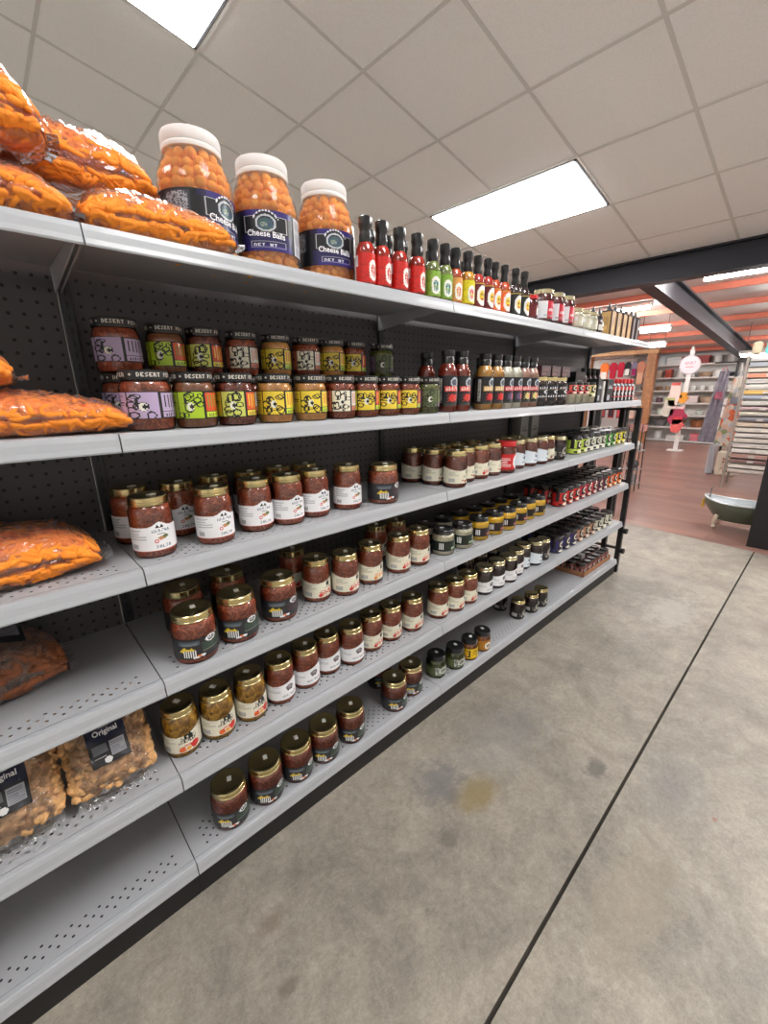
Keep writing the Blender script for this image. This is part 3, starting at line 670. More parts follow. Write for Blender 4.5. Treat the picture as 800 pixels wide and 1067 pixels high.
def kraft_bottle():
    t=thing('sauce_bottle','','bottle')
    MB().box(-.027,-.027,0,.027,.027,.118,bev=.005).build('bottle_body',[JAM],t)
    r=Ras(24,30,(.72,.58,.36)); r.speck(.2,.3,.8,.8,(.58,.42,.24),.3,2).ell(.5,.3,.2,.12,(.85,.66,.38))
    for i,a in enumerate((0,PI/2)):
        M=Matrix.Rotation(a,4,'Z')
        wrap(r,0,0,0,0,'label',t,flat=lambda u,v,M=M:M@Vector((-.0215+.043*u,-.0275,.003+.108*v)))
    M=Matrix.Rotation(-PI/2,4,'Z'); wrap(r,0,0,0,0,'label',t,flat=lambda u,v,M=M:M@Vector((-.0215+.043*u,-.0275,.003+.108*v)))
    lathe_part([(.021,.117),(.018,.122),(.011,.126),(.0105,.134),(.006,.140),(.0025,.156),(0,.158)],14,'pour_spout',BLACKLID,t); return t
def dark_spout():
    t=thing('sauce_bottle','','bottle'); MB().box(-.024,-.024,0,.024,.024,.118,bev=.006).build('bottle_body',[JAM],t)
    lathe_part([(.021,.117),(.018,.122),(.011,.126),(.0105,.134),(.006,.140),(.0025,.156),(0,.158)],14,'pour_spout',BLACKLID,t)
    wrap(Ras(6,20,(.75,.74,.72)),0,0,0,0,'label',t,flat=lambda u,v:(-.012+.008*u,-.0246,.006+.1*v)); return t
for x in (2.375,2.452,2.53,2.602): place(kraft_bottle,'KR',x,.905,DK[0],0,'kraft-labelled bottle with black pour spout','bottle','front row, top shelf','spouted bottles at the top shelf end')
for x in (2.685,2.748): place(dark_spout,'DS',x,.905,DK[0],0,'dark square bottle with black pour spout','bottle','front row, top shelf','spouted bottles at the top shelf end')
for x in (2.42,2.50,2.58): place(kraft_bottle,'KR',x,1.0,DK[0],0,'kraft-labelled bottle with black pour spout','bottle','back row, top shelf','spouted bottles at the top shelf end')

# cardboard tray of small jars on the bottom shelf
CARD=mat('corrugated_cardboard',(168,118,84),.8,noise=.1,nscale=80)
def tray(x0,x1,y0,y1,label):
    t=thing('cardboard_tray',label,'tray',((x0+x1)/2,(y0+y1)/2,DK[5])); w=(x1-x0)/2; d=(y1-y0)/2
    MB().box(-w,-d,.0004,w,d,.003).build('tray_base',[CARD],t)
    m=MB(); m.box(-w,-d,0,w,-d+.003,.03); m.box(-w,d-.003,0,w,d,.03); m.box(-w,-d,0,-w+.003,d,.03); m.box(w-.003,-d,0,w,d,.03); m.build('tray_wall',[CARD],t)
tray(2.46,2.88,.890,1.075,'low brown cardboard tray of small jars at bottom shelf end')
for j,y in enumerate((.924,.984,1.044)):
    for i in range(6): 
        if j==1 and i in(2,): continue
        jar_o=place(lambda:jar_build('M0'),'M0',2.495+i*.070,y,DK[5]+.0034,.1,KD['M0'][12],'jar',('front row','middle row','back row')[j]+', bottom shelf','small jars in the cardboard tray')
place(carton(.045,.03,.075,(.85,.85,.84),(.5,.5,.5)),'CW',2.635,.984,DK[5]+.0034,0,'small white box','box','among tray jars, bottom shelf')
# grey boxes at the back of the third shelf
for x in (2.06,2.17): place(carton(.075,.05,.19,(.52,.52,.50),(.35,.35,.34),'carton'),'CG',x,1.16,DK[2],0,'grey carton','box','back of third shelf','grey cartons on the third shelf')

# ---------------------------------------------------------------- cheese ball jars
CBL=mat('label_white_ink',(244,244,248),.45)
def cheese_jar():
    t=thing('cheese_ball_jar','','jar')
    P=[(0,.004),(.060,.0),(.068,.003),(.0725,.012),(.0735,.03),(.0735,.135),(.072,.150),(.067,.168),(.060,.184),(.0545,.196),(.0525,.201),(.0525,.206)]
    lathe_part(P,48,'plastic_jar',PET,t,cap1=False)
    rr=random.Random(3); m=MB(); m.lathe([(.04,.008),(.060,.02),(.060,.14),(.045,.18),(.03,.19)],16)
    def rad(z):
        for (r0,z0),(r1,z1) in zip(P,P[1:]):
            if z0<=z<=z1: return r0+(r1-r0)*(z-z0)/max(1e-6,z1-z0)
        return .05
    z=.0115; k=0
    while z<.198:
        Rz=rad(z)-.0125; n=max(6,int(2*PI*Rz/.0205))
        for i in range(n):
            a=2*PI*(i+.5*(k%2)+rr.uniform(-.15,.15))/n; q=Rz-rr.uniform(0,.004)
            m.sphere((q*math.cos(a),q*math.sin(a),z+rr.uniform(-.003,.003)),rr.uniform(.0098,.0118),10,7,jit=.05,rnd=rr)
        z+=.0178; k+=1
    for i in range(14): m.sphere((rr.uniform(-.03,.03),rr.uniform(-.03,.03),.190+rr.uniform(0,.01)),.0115,10,7,jit=.05,rnd=rr)
    o=m.build('cheese_balls',[BALL],t,soft=True); o['kind']='stuff'
    lathe_part([(.0525,.199),(.0555,.200),(.0562,.203),(.0562,.207),(.0550,.209),(.0562,.211),(.0562,.226),(.0545,.231),(.0500,.2325),(0,.2325)],48,'screw_lid',thin_glass('frosted_white_lid',(.98,.98,.98),.2,haze=.80),t,cap0=False)
    r=Ras(200,70,(.06,.06,.09)); PU=(.17,.12,.42)
    r.rect(.36,.86,.64,1,PU).rect(.36,0,.64,.14,PU).fill(lambda u,v:.36<u<.40 and (v>.86-.0 or v<.14),(.1,.08,.25))
    r.fill(lambda u,v:.37<u<.64 and .14<v<.42,(.11,.09,.30))
    r.fill(lambda u,v:.39<u<.61 and .45<v<.86 and (u<.393 or u>.607 or v<.465 or v>.845),(.7,.7,.72))
    r.ell(.50,.70,.065,.28,(.10,.10,.14)).ring(.50,.68,.052,.215,(.72,.74,.76),.62).ell(.50,.66,.037,.15,(.25,.36,.36)).ell(.49,.64,.018,.06,(.55,.62,.5)).speck(.46,.56,.54,.78,(.2,.2,.5),.2,8)
    r.fill(lambda u,v:abs(((u-.5)/.062)**2+((v-.72)/.26)**2-1)<.14 and v>.78 and int(u*200)%3!=0,(.9,.9,.92))
    r.fill(lambda u,v:.42<u<.60 and .08<v<.24 and (u<.423 or u>.597 or v<.095 or v>.225),(.6,.6,.65)); r.text(87,8,'NET WT',(.85,.85,.88))
    r.rect(.66,.02,.80,.98,(.86,.87,.89)).lines(.67,.06,.79,.94,16,(.45,.46,.5)).rect(.21,.4,.33,.95,(.2,.2,.24)).speck(.22,.42,.32,.93,(.65,.65,.68),.5,5)
    lb=wrap(r,.0741,.044,.122,5.9,'label',t)
    def mp(x,y): a=-PI/2+x/.0745; return Vector((.0747*math.cos(a),.0747*math.sin(a),.071+y-x*.06))
    text_mesh('Cheese Balls',.0165,mp,'label_lettering',CBL,lb)
    return t
for x,rot,w in ((.409,26,'top shelf, half behind orange bag'),(.563,-29,'top shelf, between two others'),(.732,-18,'top shelf, beside red hot sauce')):
    place(cheese_jar,'CH',x,1.0,DK[0],math.radians(rot),'large clear jar of orange cheese balls','jar',w,'cheese ball jars')

# ---------------------------------------------------------------- bags of snacks
def pillow(u,v,H,seam=.36):
    T=(max(0,1-abs(u)**3.0)**.6)*(max(0,1-abs(v)**2.4)**.6)
    return T
def snack_bag(name,label,loc,L,D,H,cont,cmat,n,seed,rz=0,tilt=0,taper=(1,1),bend=0,core=.72,tag_fn=None,fill=1.0,group=None,cname='cheese_curls',lean=0):
    """L half length (x), D half depth (y), H full thickness"""
    rr=random.Random(seed); t=thing(name,label,'snack bag',loc,rz,group); t.rotation_euler=(lean,tilt,rz)
    ph=[rr.uniform(0,6) for _ in range(6)]
    def wob(u,v,k): return 1+k*(math.sin(5*u+ph[0])*math.cos(4*v+ph[1])*.5+math.sin(11*u+7*v+ph[2])*.3+math.sin(9*v-13*u+ph[3])*.25)
    def surf(u,v,side,sc_=1.0,wr=.10):
        s=(u+1)/2; dd=D*(taper[0]+(taper[1]-taper[0])*s); hh=H*(.35+.65*(taper[0]+(taper[1]-taper[0])*s)) 
        T=pillow(u,v,H)*wob(u,v,wr); seam=.34*H*max(.25,min(1,1.1-abs(u)**6*.6))
        x=L*u*(1-.05*v*v)*sc_; y=dd*v*(1-.06*u*u)*sc_+bend*u
        z=seam+(hh-.34*H)*T*sc_*.98 if side>0 else seam-.335*H*(min(1,T*1.5))*sc_*1.0
        return Vector((x,y,max(.0012,z)))
    NU,NV=46,26; vs=[];fs=[]
    for side in (1,-1):
        for j in range(NV+1):
            for i in range(NU+1):
                u=-1+2*i/NU; v=-1+2*j/NV; p=surf(u,v,side)
                e=max(abs(u),abs(v)); p.z+= (.003*math.sin(40*u+ph[4])*math.sin(33*v+ph[5])+.002*rr.uniform(-1,1))*(1 if side>0 else 0)*(1-e**8)
                vs.append(p)
    N1=(NU+1)*(NV+1)
    for s in (0,1):
        for j in range(NV):
            for i in range(NU):
                a=s*N1+j*(NU+1)+i; q=(a,a+1,a+NU+2,a+NU+1); fs.append(q if s==0 else q[::-1])
    m=MB(); m.add(vs,fs,0,True)
    # crimped end seals
    for e in (-1,1):
        pv=[];pf=[]
        for j in range(NV+1):
            v=-1+2*j/NV; p=surf(e,v,1); pv+= [p+Vector((0,0,.0006)),p+Vector((e*.014,0,.004*math.sin(j*2.4)+.002))]
        for j in range(NV): pf.append((2*j,2*j+1,2*j+3,2*j+2))
        m.add(pv,pf,0,True)
    m.build('bag_film',[FILM],t,soft=True)
    c=MB(); cv=[];cf=[]
    for side in (1,-1):
        for j in range(15):
            for i in range(21):
                u=-1+2*i/20; v=-1+2*j/14; p=surf(u,v,side,1,.10); p=Vector((p.x*.90,bend*u+(p.y-bend*u)*.78,.34*H+(p.z-.34*H)*.74+.002*math.sin(i*2.1+j*1.7)*(1-max(abs(u),abs(v))**6))); cv.append(p)
    for s in (0,1):
        for j in range(14):
            for i in range(20): a=s*315+j*21+i; q=(a,a+1,a+22,a+21); cf.append(q if s==0 else q[::-1])
    c.add(cv,cf,0,True)
    def fit(p,r):
        m_=mg[0]
        u=max(-.92,min(.92,p.x/L)); sg=(u+1)/2; dd=D*(taper[0]+(taper[1]-taper[0])*sg)
        v=max(-.95+mg[0]*12,min(.95-mg[0]*12,(p.y-bend*u)/dd)); a=surf(u,v,1,1,.10).z-r-.0015-m_; b=max(r*1.05,surf(u,v,-1,1,.10).z+r)+m_*.6
        z=(a+b)/2 if a<b else max(b,min(a,p.z)); return Vector((u*L,v*dd+bend*u,z))
    mg=[0]
    for k in range(int(n*(2.2 if cont is curl else 1.6))):
        u=rr.uniform(-.90,.90*fill); v=rr.uniform(-.93,.93) if rr.random()<.6 else rr.choice((-1,-1,1))*(1-.25*rr.random()**2)*.97; side=1 if rr.random()<(.66 if v>-.7 else .5) else -1
        p=surf(u,v,side,1,.10); mid=Vector((p.x*(.96 if cont is curl else .90),p.y*(.95 if cont is curl else .84),.34*H)); q=mid+(p-mid)*rr.uniform(.74,.86)*(1 if cont is curl else .92)
        mg[0]=rr.uniform(0,.009); cont(c,q,rr,H,fit)
    o=c.build(cname,[cmat],t,soft=True); o['kind']='stuff'
    if tag_fn: tag_fn(t,surf)
    return t
def curl(c,q,rr,H,fit,s=1):
    a=rr.uniform(0,2*PI); e=rr.uniform(-.5,.5); d=Vector((math.cos(a)*math.cos(e),math.sin(a)*math.cos(e),math.sin(e)*.6)); nrm=d.orthogonal().normalized()
    l=rr.uniform(.015,.028)*(1.4 if s>1 else 1); r=rr.uniform(.0048,.0062)*(1.5 if s>1 else 1); b=rr.uniform(-.35,.35)*l
    pts=[q-d*l,q-d*l*.86+nrm*b*.2,q-d*l*.5+nrm*b*.7,q+nrm*b,q+d*l*.5+nrm*b*.7,q+d*l*.86+nrm*b*.2,q+d*l]
    pts=[fit(p,r) for p in pts]
    c.tube(pts,r,6,rs=[r*.3,r*.95,r*rr.uniform(.9,1.1),r*rr.uniform(.85,1.1),r*rr.uniform(.9,1.1),r*.95,r*.3])
def stick(c,q,rr,H,fit): curl(c,q,rr,H,fit,1.9)
def rind(c,q,rr,H,fit):
    q=fit(q,.009)
    M=Matrix.Rotation(rr.uniform(0,6),3,'Z')@Matrix.Rotation(rr.uniform(-1,1),3,'X')
    c.sphere(q,rr.uniform(.009,.0135),8,6,sc=(1.25,.85,.65),M=M,jit=.14,rnd=rr)
G1='orange cheese curl bags'
snack_bag('cheese_curl_bag','clear bag of orange cheese curls on top shelf at left, lower one',(.022,.968,DK[0]),.150,.100,.090,curl,PUFF,330,1,group=G1)
snack_bag('cheese_curl_bag','clear bag of orange curls in front of first cheese ball jar',(.300,.915,DK[0]),.128,.062,.092,curl,PUFF,300,2,taper=(1.0,.42),bend=-.030,rz=-.03,group=G1,fill=.9)
snack_bag('cheese_curl_bag','clear bag of cheese curls lying across two bags beside cheese ball jar',(.208,1.035,DK[0]+.086),.125,.070,.110,curl,PUFF,300,3,group=G1)
snack_bag('cheese_curl_bag','topmost clear bag of orange curls at top left corner',(.012,.925,DK[0]+.089),.142,.055,.125,curl,PUFF,300,4,group=G1)
snack_bag('cheese_curl_bag','bag of bright orange curls on second shelf with pointed end',(.020,.955,DK[1]),.190,.098,.088,curl,PUFF,420,5,taper=(1.05,.55),bend=-.040,group=G1)
snack_bag('cheese_curl_bag','bag of curls lying on another bag, left edge of second shelf',(-.085,.960,DK[1]+.078),.140,.080,.085,curl,PUFF,260,6,group=G1)
snack_bag('cheese_curl_bag','bag of orange curls lying on third shelf',(-.055,.985,DK[2]),.180,.100,.112,curl,PUFF,460,7,taper=(1,.8),bend=-.0,group=G1)
NAVY=(.07,.09,.20)
def orig_label(w=.052,wrd='Original',dark=NAVY):
    def f(t,surf):
        r=Ras(46,50,dark); r.ring(.5,.86,.26,.13,(.5,.52,.5),.55).rect(0,0,1,.46,(.07,.07,.09)).rect(.52,.12,.92,.42,(.62,.63,.66)).lines(.54,.14,.9,.4,6,(.45,.46,.5)).rect(.08,.25,.46,.42,(.40,.41,.44)).ell(.42,.08,.10,.06,(.88,.88,.88)).lines(.08,.16,.4,.22,1,(.6,.6,.6))
        u0,u1=-.46,.46; v0,v1=-.60,.20
        def fl(u,v): p=surf(v0+(v1-v0)*v,u0+(u1-u0)*(1-u),1,1,.10); return p+Vector((0,0,.0030))
        lb=wrap(r,0,0,0,0,'label',t,flat=fl)
        def mp(x,y): p=fl(.5+x/.085,.60+y/.11); return p+Vector((0,0,.0008))
        text_mesh(wrd,.017,mp,'label_lettering',CBL,lb)
    return f
# the two pale bags lean back: their long axis climbs from the shelf front to the rear
def lean_bag(x,label,seed):
    t=snack_bag('pork_rind_bag',label,(0,0,0),.125,.077,.072,rind,RIND,360,seed,tag_fn=orig_label(),group='pale pork rind bags',cname='pork_rinds')
    ang=math.radians(44)
    M=Matrix.Rotation(PI/2,4,'Z')               # long axis to +y
    A=Matrix.Rotation(ang,4,'X')@M
    t.rotation_mode='QUATERNION'; t.rotation_quaternion=A.to_quaternion()
    t.location=(x,.912+.125*math.cos(ang),DK[4]+.139*math.sin(ang)+.001)
    return t
lean_bag(.058,'pale pork rind bag with navy label, the one beside the yellow relish',11)
lean_bag(-.108,'pale pork rind bag with navy label at the left edge',12)
def dark_tag(t,surf):
    r=Ras(40,30,(.07,.07,.08)); r.rect(0,.7,1,1,(.25,.32,.2)).rect(.45,.2,.95,.65,(.50,.50,.54)).lines(.48,.24,.9,.6,5,(.4,.4,.42)).ell(.25,.2,.12,.12,(.7,.7,.7))
    wrap(r,0,0,0,0,'label',t,flat=lambda u,v:surf(-.1+.75*u,-.55+.9*v,1,1,.1)+Vector((0,0,.003)))
snack_bag('cracklin_bag','bag of dark brown cracklins with black label on fourth shelf',(-.135,1.060,DK[3]),.165,.088,.135,stick,CRACK,230,9,rz=.12,tag_fn=dark_tag,cname='cracklins')

# ---------------------------------------------------------------- floor, walls, ceiling
def concrete():
    m,nt,b=new_mat('worn_concrete'); setv(b,Roughness=.5)
    tc=nt.nodes.new('ShaderNodeTexCoord'); P=tc.outputs['Object']
    def noise(s,d=6,r=.6,dist=0):
        n=nt.nodes.new('ShaderNodeTexNoise'); n.inputs['Scale'].default_value=s; n.inputs['Detail'].default_value=d; n.inputs['Roughness'].default_value=r; n.inputs['Distortion'].default_value=dist; nt.links.new(P,n.inputs['Vector']); return n.outputs['Fac']
    def ramp(f,a,ca,bb,cb):
        r=nt.nodes.new('ShaderNodeValToRGB'); e=r.color_ramp.elements; e[0].position=a; e[0].color=(*ca,1); e[1].position=bb; e[1].color=(*cb,1); nt.links.new(f,r.inputs[0]); return r.outputs[0]
    def mix(f,a,c,mode='MIX'):
        x=nt.nodes.new('ShaderNodeMix'); x.data_type='RGBA'; x.blend_type=mode
        if isinstance(f,float): x.inputs[0].default_value=f
        else: nt.links.new(f,x.inputs[0])
        for i,v in ((6,a),(7,c)):
            if isinstance(v,tuple): x.inputs[i].default_value=(*v,1)
            else: nt.links.new(v,x.inputs[i])
        return x.outputs[2]
    base=ramp(noise(2.4,9,.70,.5),.30,rgb(128,122,113),.70,rgb(176,168,156))
    base=mix(.75,base,ramp(noise(11,9,.78,.5),.34,(.62,.61,.60),.66,(1.14,1.12,1.09)),'MULTIPLY')
    base=mix(.85,base,ramp(noise(70,6,.8),.3,(.72,.72,.72),.7,(1.2,1.2,1.2)),'MULTIPLY')
    base=mix(.5,base,ramp(noise(240,4,.8),.3,(.62,.62,.62),.72,(1.28,1.28,1.28)),'MULTIPLY')
    s=nt.nodes.new('ShaderNodeSeparateXYZ'); nt.links.new(P,s.inputs[0]); w=noise(20,6,.75)
    for (cx,cy,rx,ry,col,k) in ((.893,.555,.085,.06,rgb(132,116,74),.75),(.845,.655,.10,.075,rgb(98,98,104),.6),(1.245,.335,.055,.03,rgb(84,80,78),.7),(.712,.526,.04,.03,rgb(96,90,84),.7),(.233,.561,.022,.016,rgb(92,82,72),.6),(.27,.69,.04,.02,rgb(104,86,74),.5),(1.36,.15,.14,.08,rgb(112,110,112),.45),(.95,.12,.2,.08,rgb(140,128,108),.4),(1.15,.62,.25,.12,rgb(124,126,130),.35),(2.6,.45,.25,.12,rgb(190,186,176),.45),(1.32,.03,.011,.008,rgb(150,90,80),.7)):
        dx=math_node(nt,'DIVIDE',math_node(nt,'SUBTRACT',s.outputs[0],cx),rx); dy=math_node(nt,'DIVIDE',math_node(nt,'SUBTRACT',s.outputs[1],cy),ry)
        d=math_node(nt,'SQRT',math_node(nt,'ADD',math_node(nt,'MULTIPLY',dx,dx),math_node(nt,'MULTIPLY',dy,dy)))
        d=math_node(nt,'ADD',d,math_node(nt,'MULTIPLY',math_node(nt,'SUBTRACT',w,.5),2.8))
        f=nt.nodes.new('ShaderNodeMapRange'); f.interpolation_type='SMOOTHSTEP'; f.inputs[1].default_value=.35; f.inputs[2].default_value=1.25; f.inputs[3].default_value=k; f.inputs[4].default_value=0; nt.links.new(d,f.inputs[0])
        base=mix(f.outputs[0],base,col)
    nt.links.new(base,b.inputs['Base Color'])
    rr=nt.nodes.new('ShaderNodeMapRange'); rr.inputs[3].default_value=.35; rr.inputs[4].default_value=.62; nt.links.new(noise(5),rr.inputs[0]); nt.links.new(rr.outputs[0],b.inputs['Roughness'])
    bp=nt.nodes.new('ShaderNodeBump'); bp.inputs['Strength'].default_value=.12; bp.inputs['Distance'].default_value=.002; nt.links.new(noise(120,5),bp.inputs['Height']); nt.links.new(bp.outputs[0],b.inputs['Normal'])
    return m
CONC=concrete()
def woodfloor():
    m,nt,b=new_mat('brown_plank_vinyl'); setv(b,Roughness=.28)
    tc=nt.nodes.new('ShaderNodeTexCoord'); mp=nt.nodes.new('ShaderNodeMapping'); nt.links.new(tc.outputs['Object'],mp.inputs[0]); mp.inputs['Rotation'].default_value=(0,0,PI/2)
    br=nt.nodes.new('ShaderNodeTexBrick'); br.inputs['Scale'].default_value=1; br.inputs['Brick Width'].default_value=1.2; br.inputs['Row Height'].default_value=.16; br.inputs['Mortar Size'].default_value=.002
    br.inputs['Color1'].default_value=(*rgb(132,98,90),1); br.inputs['Color2'].default_value=(*rgb(156,120,108),1); br.inputs['Mortar'].default_value=(*rgb(90,66,60),1)
    nt.links.new(mp.outputs[0],br.inputs[0])
    n=nt.nodes.new('ShaderNodeTexNoise'); n.inputs['Scale'].default_value=6; n.inputs['Detail'].default_value=6; ms=nt.nodes.new('ShaderNodeMapping'); ms.inputs['Scale'].default_value=(1.5,.25,1); nt.links.new(tc.outputs['Object'],ms.inputs[0]); nt.links.new(ms.outputs[0],n.inputs[0])
    x=nt.nodes.new('ShaderNodeMix'); x.data_type='RGBA'; x.blend_type='MULTIPLY'; x.inputs[0].default_value=.6
    r=nt.nodes.new('ShaderNodeValToRGB'); r.color_ramp.elements[0].position=.3; r.color_ramp.elements[0].color=(.7,.68,.68,1); r.color_ramp.elements[1].position=.7; r.color_ramp.elements[1].color=(1.15,1.12,1.1,1)
    nt.links.new(n.outputs[0],r.inputs[0]); nt.links.new(br.outputs[0],x.inputs[6]); nt.links.new(r.outputs[0],x.inputs[7]); nt.links.new(x.outputs[2],b.inputs['Base Color']); return m
EX=4.10                                                   # concrete ends, planks begin (slightly skewed line)
def ey(y): return 4.045+.112*y
def joint(x): return .2435+.0075*x
XL,XR,YB,YT=-3.6,12.0,-3.2,6.5
m=MB(); T=-.06
def slab(poly,z0=T,z1=0):
    n=len(poly); return [(x,y,z0) for x,y in poly]+[(x,y,z1) for x,y in poly],[tuple(reversed(range(n))),tuple(range(n,2*n))]+[(i,(i+1)%n,(i+1)%n+n,i+n) for i in range(n)]
jw=.0045
a=slab([(XL,joint(XL)+jw),(ey(.3),joint(4.1)+jw),(ey(YT),YT),(XL,YT)]); m.add(*a)
a=slab([(XL,YB),(ey(YB),YB),(ey(.27),joint(4.1)-jw),(XL,joint(XL)-jw)]); m.add(*a)
struct(m.build('floor',[CONC]))
m=MB(); m.add(*slab([(XL,YB),(XR,YB),(XR,YT),(XL,YT)],-.09,-.0601)); struct(m.build('trim_3',[KICK]))
m=MB(); m.add(*slab([(ey(YB)+.001,YB),(XR,YB),(XR,YT),(ey(YT)+.001,YT)],-.06,0)); struct(m.build('floor',[woodfloor()]))
WALL=mat('white_wall_paint',(240,239,236),.8); WALLG=mat('grey_wall_paint',(150,148,146),.8)
struct(MB().box(XR,YB,-.06,XR+.1,YT,3.2).build('wall_far',[WALL]))
struct(MB().box(XL-.1,YB,-.06,XL,YT,4.2).build('wall_near',[WALL]))
struct(MB().box(XL-.1,YT,-.06,XR+.1,YT+.1,4.2).build('wall_left',[WALL]))
struct(MB().box(XL-.1,YB-.1,-.06,XR+.1,YB,4.2).build('wall_right',[WALL]))
# sloping tiled ceiling, hung on a 2 ft grid
CT=.175; U=.6128; V=.6096; CX,CY,CZ=2.39,.836,CAMZ+1.486
def cp(k,i,d=0): return Vector((CX+k*U*math.cos(CT)+d*math.sin(CT),CY+i*V,CZ-k*U*math.sin(CT)+d*math.cos(CT)))
TILE=mat('acoustic_tile',(246,245,243),.9,noise=.03,nscale=120,bump=.10,bscale=260); TBAR=mat('ceiling_grid_metal',(216,214,210),.6)
K0,K1,I0,I1=-9.85,3.62,-6.6,9.3
TROF=[(k,i) for k in (-7,-3,1) for i in (-7,-3,1,5)]
TROF=[(k,i) for k,i in TROF if -6<=i<5]
m=MB()
def cell(k0,k1,i0,i1): m.add([cp(k0,i0),cp(k1,i0),cp(k1,i1),cp(k0,i1),cp(k0,i0,.05),cp(k1,i0,.05),cp(k1,i1,.05),cp(k0,i1,.05)],[(3,2,1,0),(4,5,6,7),(0,1,5,4),(1,2,6,5),(2,3,7,6),(3,0,4,7)])
ks=[K0]+list(range(-9,4))+[K1]; is_=[I0]+list(range(-6,10))+[I1]
for a,b in zip(ks,ks[1:]):
    for c,d in zip(is_,is_[1:]):
        if any(k<=a and b<=k+1 and i<=c and d<=i+2 for k,i in TROF): continue
        cell(a,b,c,d)
struct(m.build('ceiling',[TILE]))
m=MB()
def bar(p0,p1,wv):
    dn=Vector((-math.sin(CT),0,-math.cos(CT)))*.004; a=[p0-wv,p0+wv,p1+wv,p1-wv]; m.add(a+[q+dn for q in a],[(0,1,2,3),(7,6,5,4),(0,4,5,1),(1,5,6,2),(2,6,7,3),(3,7,4,0)])
for k in ks[1:-1]:
    w=Vector((math.cos(CT),0,-math.sin(CT)))*.009; bar(cp(k,I0),cp(k,I1),w)
for i in is_[1:-1]:
    cuts=sorted(k for k,q in TROF if q+1==i); a=K0
    for k in cuts: bar(cp(a,i),cp(k,i),Vector((0,.009,0))); a=k+1
    bar(cp(a,i),cp(K1,i),Vector((0,.009,0)))
struct(m.build('trim_1',[TBAR]))
LAMP=emit('troffer_diffuser',(1,.99,.975),13)
FR=mat('troffer_frame',(96,96,100),.5)
def troffer():
    t=thing('ceiling_light','','ceiling light'); t.rotation_euler=(0,CT,0)
    w,l=U/2-.012,V-.012
    m=MB(); 
    for x0,y0,x1,y1 in ((-w,-l,w,-l+.016),(-w,l-.016,w,l),(-w,-l,-w+.016,l),(w-.016,-l,w,l)): m.box(x0,y0,-.006,x1,y1,.03)
    m.build('frame',[FR],t); MB().box(-w+.016,-l+.016,-.012,w-.016,l-.016,.012).build('diffuser',[LAMP],t); MB().box(-w,-l,.031,w,l,.08).build('housing',[FR],t)
    return t
tp=None
TN={(1,1):'lit ceiling panel above the hot sauce bottles and far shelves',(-3,1):'lit ceiling panel cut off by the top left edge'}
for k,i in TROF:
    o=tp if tp is None else copy_tree(tp)
    if tp is None: o=tp=troffer()
    o.location=cp(k+.5,i+1); o.rotation_euler=(0,CT,0)
    o['label']=TN.get((k,i),'lit ceiling panel out of view, over the shop floor'); o['category']='ceiling light'
    if (k,i) not in TN: o['group']='ceiling panels beyond the picture'
# beam, rafter, roof and purlins of the far hall
STEEL=mat('dark_steel',(42,43,52),.5,.2); PURL=mat('red_oxide_purlin',(214,120,96),.6); ROOFM=mat('foil_roof_insulation',(214,210,206),.45,.1,noise=.1,nscale=3,bump=.3,bscale=8)
bz=CZ-(4.56-CX)*math.tan(CT)
def beam_h(nm,y0,y1,x0,x1,z0,z1,lab):
    t=thing(nm,lab,'beam'); MB().box(x0,y0,z1-.014,x1,y1,z1).build('top_flange',[STEEL],t); MB().box(x0,y0,z0,x1,y1,z0+.014).build('bottom_flange',[STEEL],t); MB().box((x0+x1)/2-.03,y0,z0+.014,(x0+x1)/2+.03,y1,z1-.014).build('web',[STEEL],t); return t
beam_h('steel_beam',YB+.02,YT-.02,4.545,4.70,bz-.205,bz+.0,'long dark steel beam where the tiled ceiling ends')
def rz_(x): return CAMZ+2.0-.1*x
m=MB(); m.add([(4.6,YB,rz_(4.6)),(XR,YB,rz_(XR)),(XR,YT,rz_(XR)),(4.6,YT,rz_(4.6)),(4.6,YB,rz_(4.6)+.05),(XR,YB,rz_(XR)+.05),(XR,YT,rz_(XR)+.05),(4.6,YT,rz_(4.6)+.05)],[(3,2,1,0),(4,5,6,7),(0,1,5,4),(1,2,6,5),(2,3,7,6),(3,0,4,7)])
struct(m.build('ceiling_roof',[ROOFM])).name='trim_4'
struct(MB().box(4.56,YB,bz,4.6,YT,3.6).build('trim_5',[TILE]))
pu=None
for i,x in enumerate((5.4,6.3,7.2,8.1,9.0,9.9,10.8,11.6)):
    z=rz_(x)
    o=MB().box(x-.03,YB+.02,z-.075,x+.03,YT-.02,z-.002).build('roof_purlin',[PURL])
    tag(o,'%s red-brown roof purlin counted from the dark beam'%ORD[i],'purlin','red roof purlins')
t=thing('roof_rafter','dark sloping steel rafter running back under the roof','beam')
for nm,y0,y1,d0,d1 in (('web',1.52,1.55,.16,.36),('bottom_flange',1.47,1.60,.35,.37),('top_flange',1.47,1.60,.14,.16)):
    x0,x1=4.71,11.9; MB().add([(x0,y0,rz_(x0)-d1-.22),(x1,y0,rz_(x1)-d1),(x1,y1,rz_(x1)-d1),(x0,y1,rz_(x0)-d1-.22),(x0,y0,rz_(x0)-d0-.22),(x1,y0,rz_(x1)-d0),(x1,y1,rz_(x1)-d0),(x0,y1,rz_(x0)-d0-.22)],[(3,2,1,0),(4,5,6,7),(0,1,5,4),(1,2,6,5),(2,3,7,6),(3,0,4,7)]).build(nm,[STEEL],t)
t=thing('steel_column','black tapered steel column at the right edge','column',(4.19,.338,0))
m=MB()
m.box(0,-.20,0,.016,0,2.08); m.build('front_flange',[BLK],t); MB().box(.016,-.108,0,.44,-.092,2.08).build('web',[BLK],t); MB().box(.44,-.2,0,.456,0,2.08).build('rear_flange',[BLK],t)
TUBE=emit('fluorescent_tube',(1,.99,.97),80)
